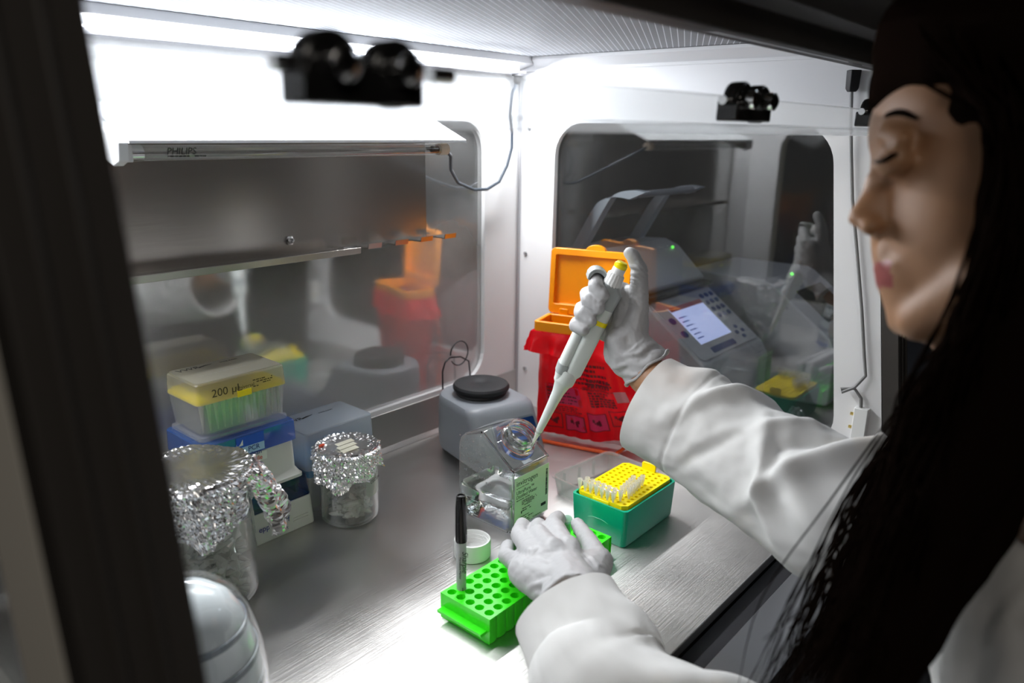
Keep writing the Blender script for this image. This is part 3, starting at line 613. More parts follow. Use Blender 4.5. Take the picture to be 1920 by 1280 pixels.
obj('green_insert', MB().box((-.572, -.098, .056), (-.545, -.040, .0625)).box((-.549, -.094, .042), (-.545, -.04, .056)), pm('green_insert', (.0, .42, .06), .4), lo, bevel=.001)
text('lettering', 'eppendorf', lo, INKB, (-.5925, -.1095, .0165), (1, 0, 0), (0, 0, 1), .0105, align='CENTER')
obj('fine_print', dashes(MB(), (-.592, -.1096, .0085), (1, 0, 0), (0, 0, 1), (0, -1, 0), .018, 2, .0022, .0012, random.Random(8)), INKB, lo)

mi = thing('pcr_clean_tip_box', 'middle box of the back stack, ivory body with flared foot and clear blue lid', 'tip box', (-.61, -.06, .0717))
obj('box_base', MB().loft([[V((u, w, z)) for u, w in rrect(-.672-i, -.104-i, -.552+i, -.020+i*.0, .006, 4)] for i, z in ((.006, .0717), (.006, .0755), (.0045, .0765), (.0, .084), (-.001, .121), (-.003, .1215))]), IVORY, mi)
obj('lid', MB().loft([[V((u, w, z)) for u, w in rrect(-.675+i, -.106+i, -.550-i, -.019-i*.3, .004, 4)] for i, z in ((.0005, .1215), (.000, .1225), (.0008, .1465), (.002, .148))]), BLUEP, mi)
lab = MB().box((-.632, -.1068, .1235), (-.596, -.1060, .1385)); obj('lid_label', lab, LBLUE, mi)
obj('lid_label', MB().box((-.632, -.1070, .1335), (-.596, -.1069, .1465)), BLUES, mi)
obj('label_mark', MB().add([(-.6300, -.1073, .136), (-.6240, -.1073, .136), (-.6240, -.1073, .1435), (-.6268, -.1073, .139)], [(0, 1, 2, 3)]), WHT, mi)
text('lettering', 'PCR', mi, INKB, (-.6180, -.1072, .1265), (1, 0, 0), (0, 0, 1), .0085)
text('lettering', 'clean', mi, INKB, (-.6180, -.1072, .1190), (1, 0, 0), (0, 0, 1), .0085)
obj('base_label', MB().box((-.625, -.1048, .1085), (-.5925, -.1042, .1200)), pm('pale_label', (.80, .86, .78), .5), mi)
text('lettering', 'Sterile', mi, INKR, (-.6195, -.1051, .1105), (1, 0, 0), (0, 0, 1), .0080)
text('lettering', 'eppendorf', mi, INK, (-.6180, -.1046, .0915), (1, 0, 0), (0, 0, 1), .0105, align='CENTER')

tp = thing('stacked_tip_box', 'topmost box of the back stack, frosted clear lid over a yellow tray', 'tip box', (-.611, -.056, .149))
vx0, vx1, vy0, vy1 = -.669, -.554, -.0965, -.0215
obj('box_base', MB().loft([[V((u, w, z)) for u, w in rrect(vx0+i, vy0+i, vx1-i, vy1-i, .006, 4)] for i, z in ((-.0000, .149), (-.0000, .153), (.0035, .1545), (.0005, .1935), (.003, .1935), (.005, .156))]), FROSTC, tp)
ribs = MB()
for k in range(12): x = vx0+.0085+.00895*k; ribs.tube([(x, vy0+.0068, .155), (x, vy0+.0060, .190)], .0030, 8)
for k in range(7): y = vy0+.014+.009*k; ribs.tube([(vx0+.0068, y, .155), (vx0+.0060, y, .190)], .0030, 8)
obj('tip_tray', MB().loft([[V((u, w, z)) for u, w in rrect(vx0+i, vy0+i, vx1-i, vy1-i, .005, 4)] for i, z in ((.0002, .1935), (.0002, .1965), (.003, .1970), (.003, .1995), (.005, .2000))]), YEL, tp)
obj('tray_tab', MB().box((-.620, vy0-.0012, .1925), (-.602, vy0+.001, .2000)), YEL, tp)
obj('lid', MB().loft([[V((u, w, z)) for u, w in rrect(vx0+i, vy0+i, vx1-i, vy1-i, .006, 5)] for i, z in ((-.0008, .1935), (.0005, .2165), (.0015, .218), (.0045, .2188))]), FROST, tp, smooth=R(25))
obj('lid_top', MB().prism(rrect(vx0+.003, vy0+.003, vx1-.003, vy1-.003, .005, 5), 'z', .2180, .2189), FROSTT, tp)
for k in range(12):
    q = obj('pipette_tip', MB().lathe([(.0008, .157), (.0026, .185), (.0034, .191), (.0034, .194)], M.Translation((vx0+.0085+.00895*k, vy0+.0095, 0)), 10), pm('tip_plastic', (.60, .62, .52), .4) if k == 0 else bpy.data.materials['tip_plastic'], None)
    tag(q, 'pale green pipette tip hanging in the front row of the topmost box', 'pipette tip', 'tips in the front row of the topmost box')
text('lettering', '200 µL', tp, INK, (-.652, vy0-.0018, .2005), (1, 0, 0), (0, 0, 1), .0135)
text('lettering', 'Universal', tp, INK, (-.6215, vy0-.0018, .2022), (1, 0, 0), (0, 0, 1), .0062)
obj('fine_print', dashes(MB(), (-.600, vy0-.0018, .2085), (1, 0, 0), (0, 0, 1), (0, -1, 0), .026, 4, .0026, .0013, random.Random(3)), INK, tp)
text('lettering', 'VWR', tp, INK, (-.660, -.0385, .2191), (1, 0, 0), (0, 1, 0), .0125)
def swoosh(o, s, z):
    m = MB()
    for k in range(5): m.add([(o[0]+.002*k*s, o[1]+.0005*k*s, z), (o[0]+(.010+.0022*k)*s, o[1]+(.0045+.0003*k)*s, z), (o[0]+(.009+.002*k)*s, o[1]+.006*s, z), (o[0]+.0035*k*s, o[1]+.0035*s, z)], [(0, 1, 2, 3)])
    return m
obj('lid_mark', swoosh((-.6335, -.0385), 1, .2192), INK, tp)
text('lettering', 'VWR.COM', tp, INK, (-.606, -.0365, .2191), (1, 0, 0), (0, 1, 0), .0048)
obj('fine_print', dashes(MB(), (-.650, -.070, .2190), (1, 0, 0), (0, 1, 0), (0, 0, 1), .070, 1, .0026, .0022, random.Random(6), .9), pm('faint_print', (.30, .29, .26), .6), tp)

b2 = thing('frosted_lid_tip_box', 'tip box with cool frosted lid and blue inside, standing right of the stack', 'tip box', (-.472, -.062, 0))
vx0, vx1, vy0, vy1 = -.527, -.415, -.0895, -.0125
obj('box_base', MB().loft([[V((u, w, z)) for u, w in rrect(vx0+i, vy0+i, vx1-i, vy1-i, .006, 4)] for i, z in ((.002, .0004), (.0, .062), (.003, .062), (.005, .004))]), FROSTC, b2)
obj('tip_tray', MB().loft([[V((u, w, z)) for u, w in rrect(vx0+i, vy0+i, vx1-i, vy1-i, .005, 4)] for i, z in ((.003, .050), (.003, .068), (.005, .069))]), pm('sky_blue_tray', (.03, .30, .62), .4), b2)
obj('lid', MB().loft([[V((u, w, z)) for u, w in rrect(vx0+i, vy0+i, vx1-i, vy1-i, .006, 5)] for i, z in ((-.0008, .062), (.0008, .112), (.0018, .1135), (.0048, .1143))]), FROSTB, b2, smooth=R(25))
text('lettering', 'VWR', b2, INK, (-.523, -.0400, .1146), (1, 0, 0), (0, 1, 0), .0125)
obj('lid_mark', swoosh((-.4965, -.0400), 1, .1147), INK, b2)
text('lettering', 'VWR.COM', b2, INK, (-.469, -.0380, .1146), (1, 0, 0), (0, 1, 0), .0048)
# ================================================================== vortex mixer
mx = thing('vortex_mixer', 'grey vortex mixer with black rubber cup plate and blue display', 'mixer', (-.222, -.122, 0), R(-15))
def plan(w, yf, yb, z, rf=.018, n=10):
    """flat front with rounded corners, half-round back"""
    pts = []
    for k in range(n+1): a = pi+pi/2*k/n; pts.append((-w+rf+rf*cos(a), yf+rf+rf*sin(a)))
    for k in range(n+1): a = -pi/2+pi/2*k/n; pts.append((w-rf+rf*cos(a), yf+rf+rf*sin(a)))
    ym = yb-w*.85
    for k in range(2*n+1): a = pi*k/(2*n); pts.append((w*cos(a), ym+w*.85*sin(a)))
    return [V((x, y, z)) for x, y in pts]
body = [plan(.058, -.092, .075, .010), plan(.060, -.094, .077, .016), plan(.0605, -.092, .0775, .030), plan(.0600, -.062, .077, .086), plan(.0590, -.058, .0765, .0925), plan(.0560, -.053, .0745, .0965), plan(.050, -.047, .070, .0985, .014)]
obj('housing', MB().loft(body), GREY, mx, local=True, smooth=R(30))
for x, y in ((-.045, -.075), (.045, -.075), (-.04, .045), (.04, .045)): obj('foot', MB().lathe([(.009, 0), (.010, .011)], M.Translation((x, y, 0)), 14), BLKP, mx, local=True)
obj('cup_plate', MB().lathe([(.038, .0985), (.040, .101), (.038, .104), (.043, .1065), (.0445, .109), (.0445, .1125), (.042, .1158), (.012, .1178), (.009, .1165), (.0001, .1160)], M.Translation((.000, .008, 0)), 48), BLKP, mx, local=True, smooth=R(28))
# display on the sloped front
p0, p1 = V((0, -.092, .030)), V((0, -.062, .086)); up_ = (p1-p0).normalized(); nn = V((1, 0, 0)).cross(up_)
def sl_(x, t, h=0): return p0+up_*t+V((x, 0, 0))+nn*h
def panel(x0_, x1_, t0, t1, h0, h1, r=.004):
    pts = rrect(x0_, t0, x1_, t1, r, 4); return MB().loft([[sl_(x, t, h0) for x, t in pts], [sl_(x, t, h1) for x, t in pts]])
obj('display_bezel', panel(-.030, .050, .012, .0555, -.001, .0009, .006), pm('grey_bezel', (.17, .19, .21), .4), mx, local=True)
obj('display', panel(-.027, .047, .014, .0525, .0009, .0013, .003), pm('display_navy', (.006, .03, .12), .15), mx, local=True)
obj('display_window', panel(-.022, .042, .020, .038, .0013, .0016, .002), pm('display_blue', (.01, .12, .5), .25, emis=(.02, .22, 1), es=.10), mx, local=True)
text('lettering', 'thermo', mx, INKR, sl_(-.023, .043, .0015), (1, 0, 0), up_, .0085, local=True)
text('lettering', 'scientific', mx, WHT, sl_(.004, .043, .0015), (1, 0, 0), up_, .0085, local=True)
obj('display_segment', panel(-.016, .036, .026, .033, .0016, .0018, .001), pm('display_dark', (.005, .02, .10), .3), mx, local=True)

# ================================================================== orange bag holder and red biohazard bag, by the right wall
HA = atan2(-.96, .28)
hl = thing('bag_holder', 'orange bench-top bag holder with lid flipped open and coated wire stand', 'bag holder', (-.072, -.128, 0), HA)
W_ = .136; D_ = .062; ZR = .206
def ringbox(x0, y0, x1, y1, z0, z1, t, r=.006):
    O = rrect(x0, y0, x1, y1, r, 5); I = rrect(x0+t, y0+t, x1-t, y1-t, max(r-t, .002), 5)
    return MB().loft([[V((*p, z0)) for p in I], [V((*p, z0)) for p in O], [V((*p, z1)) for p in O], [V((*p, z1)) for p in I], [V((*p, z0)) for p in I]], cap=False)
obj('rim', ringbox(0, -D_, W_, .002, ZR-.016, ZR, .007), ORG, hl, local=True, bevel=.0012)
LT = M.Translation((0, .004, ZR+.001)) @ M.Rotation(R(-4), 4, 'X')
def lid():
    m = MB(); H = .108
    O = rpoly([(0, .0), (W_, .0), (W_, H), (0, H)], .008, 5)
    I = rpoly([(.009, .016), (W_-.009, .016), (W_-.009, H-.011), (.009, H-.011)], .003, 5); n = len(O)
    def L(p, y): return LT @ V((p[0], y, p[1]))
    m.loft([[L(p, .006) for p in O], [L(p, -.004) for p in O], [L(p, -.0045) for p in I], [L(p, .0035) for p in I]])
    return m
lo_ = obj('lid', lid(), ORG, hl, local=True, bevel=.0008)
tabp = [(.060, .106)]+[(.076+.017*cos(a), .106+.011*sin(a)) for a in [pi*(1-k/10) for k in range(11)]]+[(.092, .106)]
obj('latch_tab', MB().loft([[LT @ V((x, -.0035, z)) for x, z in tabp], [LT @ V((x, .0055, z)) for x, z in tabp]]), ORG, hl, local=True, bevel=.001)
obj('latch_hole', MB().loft([[LT @ V((x, -.0040, z)) for x, z in rrect(.070, .1035, .083, .1065, .0008, 2)], [LT @ V((x, -.0036, z)) for x, z in rrect(.070, .1035, .083, .1065, .0008, 2)]]), pm('orange_shadow_plastic', (.45, .10, .01), .5), hl, local=True)
for x in (.02, W_-.036): obj('hinge', MB().box((x, -.001, ZR-.006), (x+.016, .009, ZR+.010)), ORG, hl, local=True, bevel=.001)
st = [(.004, .0, ZR-.010), (.002, .010, .10), (-.001, .004, .008), (.0, -.006, .0036), (.002, -.052, .0036), (.009, -.061, .0036), (.138, -.061, .0036), (.148, -.056, .0040), (.156, -.030, .010), (.158, .012, .030), (.144, .012, .10), (W_-.004, .0, ZR-.010)]
def smoothp(p, n=5):
    p = [V(q) for q in p]; out = []
    for i in range(len(p)-1):
        a, b, c, d = p[max(i-1, 0)], p[i], p[i+1], p[min(i+2, len(p)-1)]
        for k in range(n): t = k/n; out.append(.5*((2*b)+(c-a)*t+(2*a-5*b+4*c-d)*t*t+(3*b-3*c+d-a)*t*t*t))
    return out+[p[-1]]
obj('wire_stand', MB().tube(smoothp(st), .0030, 10), ORGW, hl, local=True)
# bag
REDB = pm('red_bag_film', (.80, .004, .012), .26, spec=.6, bump=((40, 40, 25), .35, .004))
rn = REDB.node_tree; bs = rn.nodes['Principled BSDF']; bs.inputs['Transmission Weight'].default_value = 0
tl = nd(rn, 'ShaderNodeBsdfTranslucent'); tl.inputs[0].default_value = (1, .01, .03, 1); mxs = nd(rn, 'ShaderNodeMixShader'); mxs.inputs[0].default_value = .42
outn = [x for x in rn.nodes if x.type == 'OUTPUT_MATERIAL'][0]
rn.links.new(bs.outputs[0], mxs.inputs[1]); rn.links.new(tl.outputs[0], mxs.inputs[2]); rn.links.new(mxs.outputs[0], outn.inputs[0])
bg = thing('biohazard_bag', 'red printed biohazard bag hanging from the orange rim', 'bag', (-.09, -.20, .018), HA)
BL = V((-.072, -.128, 0))-V((-.09, -.20, .018)); BL = M.Rotation(-HA, 3, 'Z') @ BL
def bagpt(u, v, side):
    """u across 0..1, v down 0..1; side -1 front face, +1 rear face"""
    wt = min(1, v*4)
    x0 = .003*(1-v)+(-.010)*wt*.3-.0*v; x1 = W_+.004+.068*v**1.1
    x = x0+(x1-x0)*u
    z = ZR-.012-(.186)*v+.05*max(0, v-.45)*max(0, u-.55)*2.2
    yc = -D_/2+.006-.020*v*0
    half = (D_/2+.001)*(1-v*.78)+.010*sin(pi*min(1, v*1.3))
    y = yc+side*half*(1-abs(2*u-1)**6*.85)
    w = .0032*sin(u*31+v*5)*(.3+v)+.006*fbm((x, z*.6, side*3), 22)*(.25+min(1, v*2))
    if v < .22: w += .004*sin(u*55+3*sin(v*30))*sin(pi*v/.22)
    return V((x, y+side*abs(w)*.9, z))+BL
nu, nv = 64, 44; m = MB()
for sgn in (-1, 1):
    vs = [bagpt(i/nu, j/nv, sgn) for j in range(nv+1) for i in range(nu+1)]
    m.add(vs, [(j*(nu+1)+i, j*(nu+1)+i+1, (j+1)*(nu+1)+i+1, (j+1)*(nu+1)+i) for j in range(nv) for i in range(nu)])
bagm = obj('bag_film', m, REDB, bg, local=True, smooth=R(60))
# cuff of film folded over the rim
def cuffpt(u, v):
    t = u; P_ = [(-.002, .0), (-.003, -D_-.002), (W_+.002, -D_-.002), (W_+.002, .0)]
    L_ = [D_, W_, D_]; s = t*sum(L_); k = 0
    while k < 2 and s > L_[k]: s -= L_[k]; k += 1
    a, b = V(P_[k]), V(P_[k+1]); p = a+(b-a)*(s/L_[k]); c = V((W_/2, -D_/2)); d = (p-c).normalized()
    o_ = .001+.010*v+.005*v*sin(u*48)+.006*v*noise.noise(V((u*14, v*2, 0)))
    return V((p.x+d.x*o_*1.0-(.006*v if k == 0 else 0), p.y+d.y*o_, ZR-.016-(.034+.008*noise.noise(V((u*9, 5, 0))))*v))+BL
vs = [cuffpt(i/110, j/10) for j in range(11) for i in range(111)]
obj('bag_cuff', MB().add(vs, [(j*111+i, j*111+i+1, (j+1)*111+i+1, (j+1)*111+i) for j in range(10) for i in range(110)]), REDB, bg, local=True, smooth=R(60))
# print on the front face
BINK = pm('bag_print', (.16, .002, .01), .5); BPINK = pm('bag_panel_tint', (.78, .02, .12), .35)
def onbag(u, v, h=.0009): p = bagpt(u, v, -1); q = bagpt(min(u+.01, 1), v, -1); r_ = bagpt(u, min(v+.01, 1), -1); n = (q-p).cross(r_-p).normalized(); n = n if n.y < 0 else -n; return p+n*h
def patch(mb, u0, u1, v0, v1, h=.0008, k=8):
    vs = [onbag(u0+(u1-u0)*i/k, v0+(v1-v0)*j/2, h) for j in range(3) for i in range(k+1)]
    mb.add(vs, [(j*(k+1)+i, j*(k+1)+i+1, (j+1)*(k+1)+i+1, (j+1)*(k+1)+i) for j in range(2) for i in range(k)])
rr = random.Random(12); prt = MB()
def lines(u0, u1, v0, rows, pitch, h, sk=0):
    for r_ in range(rows):
        u = u0; e = u1*(1 if rr.random() < .6 else rr.uniform(.85, 1))
        while u < e-.01:
            l = rr.uniform(.012, .045); patch(prt, u, min(u+l, e), v0+r_*pitch, v0+r_*pitch+h, .0009, 2); u += l+.008
lines(.30, .78, .26, 5, .042, .022); lines(.14, .42, .52, 5, .034, .014); lines(.50, .80, .47, 3, .012, .006)
lines(.12, .44, .70, 3, .02, .010); lines(.55, .78, .51, 6, .026, .019); lines(.56, .80, .40, 3, .024, .018)
for (a, b, c, d) in ((.10, .25, .78, .93), (.28, .45, .78, .93), (.48, .65, .73, .90), (.68, .84, .70, .86)):
    for e in ((a, b, c, c+.007), (a, b, d-.007, d), (a, a+.008, c, d), (b-.008, b, c, d)): patch(prt, *e)
    mu, mv = (a+b)/2, (c+d)/2
    for k in range(5): patch(prt, mu-.04+.015*k, mu-.02+.015*k, mv-.03+.01*((k*7) % 4), mv-.01+.012*((k*5) % 4)+.01, .0009, 2)
patch(prt, .16, .84, .485, .490); patch(prt, .12, .46, .765, .770)
obj('bag_print', prt, BINK, bg, local=True)
pk = MB(); patch(pk, .285, .445, .787, .923, .0006); patch(pk, .488, .642, .74, .893, .0006); patch(pk, .12, .46, .5, .68, .0004)
obj('bag_tint', pk, BPINK, bg, local=True)
tp2 = MB(); patch(tp2, .80, .90, .48, .60, .0010)
obj('tape_piece', tp2, pm('clear_tape', (.70, .22, .25), .5), bg, local=True)

# ================================================================== foil covers, beaker and jar
def foil(cx, cy, r, ztop, drop, seedv, nn=170, amp=.004, dish=0, flap=None):
    m = MB(); rings = []
    rad = [(.0001, 0), (.1, 0), (.2, 0), (.3, 0), (.4, 0), (.5, 0), (.58, 0), (.66, 0), (.72, 0), (.78, 0), (.83, 0), (.87, 0), (.91, 0), (.94, 0), (.97, 0), (.99, 0), (1.01, .02)]
    K = 26
    for q, dz in rad:
        ring = []
        for i in range(nn):
            a = 2*pi*i/nn; p = V((cos(a)*q*r, sin(a)*q*r, 0))
            z = ztop-dish*(1-q*q)+.0022*noise.noise((p+V((seedv, 0, 0)))*28)+(.0016*min(1, max(0, q-.5)*4)*noise.noise(V((p.x*230, p.y*230, seedv))))
            if q > 1: z = ztop-.002
            ring.append(V((cx, cy, 0))+V((p.x, p.y, z)))
        rings.append(ring)
    for k in range(1, K+1):
        t = k/K; ring = []
        for i in range(nn):
            a = 2*pi*i/nn; dl = drop(a); 
            ple = sin(a*17+seedv+2.2*noise.noise(V((a*2, t*2, seedv))))
            rr_ = r*1.012+amp*(.25+t)*(.5+.5*ple)+amp*1.1*(fbm(V((cos(a)*r, sin(a)*r, t*dl)), 120)+.3)+amp*.8*(noise.noise(V((cos(a)*r*420, sin(a)*r*420, t*dl*420))))
            if flap:
                da = (a-flap[0]+pi) % (2*pi)-pi; rr_ += flap[2]*math.exp(-(da/flap[1])**2)*t**1.4
            z = ztop-.002-dl*t+.0015*noise.noise(V((a*30, t*9, seedv)))
            ring.append(V((cx+rr_*cos(a), cy+rr_*sin(a), z)))
        rings.append(ring)
    return m.loft(rings, cap=False)
def glassware(name, cx, cy, r, h, parent, t=.0018, lip=.002):
    pr = [(.0001, .0015), (r-.010, .0006), (r-.004, .0022), (r-.0008, .0065), (r, .012), (r, h-.006), (r+lip, h-.001), (r+lip*.5, h), (r-t, h-.002), (r-t, .012), (r-t-.0015, .007), (r-.010, .0045), (.0001, .0050)]
    return obj(name, MB().lathe(pr, M.Translation((cx, cy, 0)), 64, cap=False), GLASS, parent, smooth=R(60))
bk = thing('foil_covered_beaker', 'large glass beaker of small clear tubes under a crumpled foil cover', 'beaker', (-.711, -.158, 0))
glassware('beaker_glass', -.711, -.158, .0575, .151, bk)
def dA(a):
    d0 = (a-R(-63)+pi) % (2*pi)-pi; d1 = (a-R(-28)+pi) % (2*pi)-pi
    return .050+.010*sin(a*3+1)+.005*sin(a*9)-.034*math.exp(-(d0/.15)**2)
fo = foil(-.711, -.158, .0605, .1535, dA, 3.1, 220, .0035)
obj('foil_cover', fo, FOIL, bk, smooth=None)
fm = MB(); NU, NV = 30, 34; vs = []
for j in range(NV+1):
    for i in range(NU+1):
        u, v_ = i/NU, j/NV; a = R(-66+56*u); o_ = .0635+.030*v_**.8*(.6+.4*sin(pi*u))+.0045*fbm((u*5, v_*5, 4), 1.3)+.003*sin(u*21+2*v_)*v_
        z_ = .152-(.058+.016*sin(u*5+.6))*v_+.0025*noise.noise(V((u*9, v_*9, 1)))
        k_ = (1-.35*v_*abs(2*u-1)**2)
        vs.append(V((-.711+o_*cos(R(-38)+(a-R(-38))*k_), -.158+o_*sin(R(-38)+(a-R(-38))*k_), z_)))
fm.add(vs, [(j*(NU+1)+i, j*(NU+1)+i+1, (j+1)*(NU+1)+i+1, (j+1)*(NU+1)+i) for j in range(NV) for i in range(NU)])
obj('foil_flap', fm, FOIL, bk, smooth=None)
jr = thing('foil_covered_jar', 'small glass jar with paper tape on its crumpled foil lid', 'jar', (-.494, -.132, 0))
glassware('jar_glass', -.494, -.132, .0385, .1025, jr)
obj('foil_cover', foil(-.494, -.132, .0405, .1045, lambda a: .036+.010*sin(a*2+.5)+.005*sin(a*7), 8.2, 200, .0034, dish=.004), FOIL, jr, smooth=None)
for k, (dx, dy, l) in enumerate(((-.006, -.016, .024), (-.002, -.005, .027), (.003, .006, .026))):
    c_ = V((-.496+dx, -.132+dy, .1035)); 
    obj('paper_tape', MB().hexa([c_+V((-l/2, -.0045, 0)), c_+V((l/2, -.0045, 0)), c_+V((l/2+.001, .0045, 0)), c_+V((-l/2+.001, .0045, 0)), c_+V((-l/2, -.0045, .0008)), c_+V((l/2, -.0045, .0008)), c_+V((l/2+.001, .0045, .0008)), c_+V((-l/2+.001, .0045, .0008))]), TAPE, jr)
obj('red_mark', MB().hexa([V((-.522+x, -.112+y, .1032+z)) for z in (0, .001) for x, y in ((0, 0), (.008, -.001), (.009, .004), (.001, .003))]), pm('red_sticker', (.9, .12, .05), .5), jr)
# inked tape on the glass, facing the room
pts = []
for i in range(9):
    a = R(-100+i*6.2+18)
    pts.append((a,))
tm = MB(); vs = []
for zz in (.040, .068):
    for i in range(9): a = R(-92+i*6.2); vs.append(V((-.494+.0390*cos(a), -.132+.0390*sin(a), zz+(.004 if i in (0, 8) and zz < .05 else 0))))
tm.add(vs, [(i, i+1, 9+i+1, 9+i) for i in range(8)]); obj('glass_tape', tm, glassy('clear_tape_on_glass', (.9, .95, .88), gloss=.01, haze=.5, hazecol=(.68, .74, .66)), jr)
aj = R(-67); text('lettering', 'CGC509', jr, INK, (-.494+.0394*cos(aj)-.012*(-sin(aj)), -.132+.0394*sin(aj)-.012*cos(aj), .0585), (-sin(aj), cos(aj), 0), (0, 0, 1), .0062)
def heap(name, cx, cy, r, h, n, label, seed_, ln=.030, up=.5):
    rn_ = random.Random(seed_); m = MB()
    for k in range(n):
        q = sqrt(rn_.random())*(r-.012); a = rn_.uniform(0, 2*pi); zz = .011+(h-.02)*rn_.random()**1.3*(1-.35*(q/r)**2)
        c = V((cx+q*cos(a), cy+q*sin(a), zz)); d = V((rn_.gauss(0, 1), rn_.gauss(0, 1), rn_.gauss(0, up))).normalized(); d *= ln/2
        for sg in (1, -1):
            e = c+d*sg
            rad = sqrt((e.x-cx)**2+(e.y-cy)**2)
            if rad > r-.006: k_ = (r-.006)/rad; e = V((cx+(e.x-cx)*k_, cy+(e.y-cy)*k_, e.z))
            e.z = max(.008, e.z)
            if sg > 0: e1 = e
            else: e2 = e
        m.tube([e1, e1*.3+e2*.7, e2], [.0036, .0033, .0012], 7)
    return tag(obj(name, m, TUBEC, None, smooth=R(60)), label, 'tubes', kind='stuff')
heap('tube_heap', -.711, -.158, .055, .075, 190, 'heap of small clear tubes filling the large foil-covered beaker', 5, .036, .8)
heap('tube_heap', -.494, -.132, .0355, .046, 130, 'loose pile of tiny clear tubes in the bottom of the small jar', 6, .017, .6)

# ================================================================== white ribbed jug at the front left edge
jg = thing('wash_jug', 'white ribbed plastic jug with clear sleeve, cut off by the dark left post', 'jug', (-.800, -.335, 0))
def jp(r, z): return (r, z)
JP = M.Translation((-.812, -.335, 0))
obj('jug_body', MB().lathe([(.001, .0005), (.050, .0005), (.056, .006), (.0585, .020), (.0575, .024), (.0585, .028), (.0575, .045), (.0560, .049), (.0570, .053), (.054, .070), (.0525, .074), (.0530, .078), (.047, .098), (.0455, .101), (.0455, .104), (.037, .120), (.024, .132), (.010, .137), (.001, .138)], JP, 56), pm('jug_white', (.70, .74, .78), .25), jg, smooth=R(50))
obj('jug_sleeve', MB().lathe([(.060, .012), (.061, .050), (.0575, .085), (.049, .113), (.034, .133), (.014, .144), (.001, .146)], JP, 56, cap=False), GLASS, jg, smooth=R(60))
for z_, r_ in ((.0225, .0578), (.047, .0574), (.072, .0545), (.0995, .0470)): obj('jug_band', MB().lathe([(r_-.001, z_-.0035), (r_+.0004, z_-.003), (r_+.0004, z_+.003), (r_-.001, z_+.0035)], JP, 56, cap=False), pm('jug_band_grey', (.22, .25, .29), .3), jg)
obj('jug_label', MB().lathe([(.0590, .006), (.0592, .016)], JP, 56, cap=False), BLUES, jg)
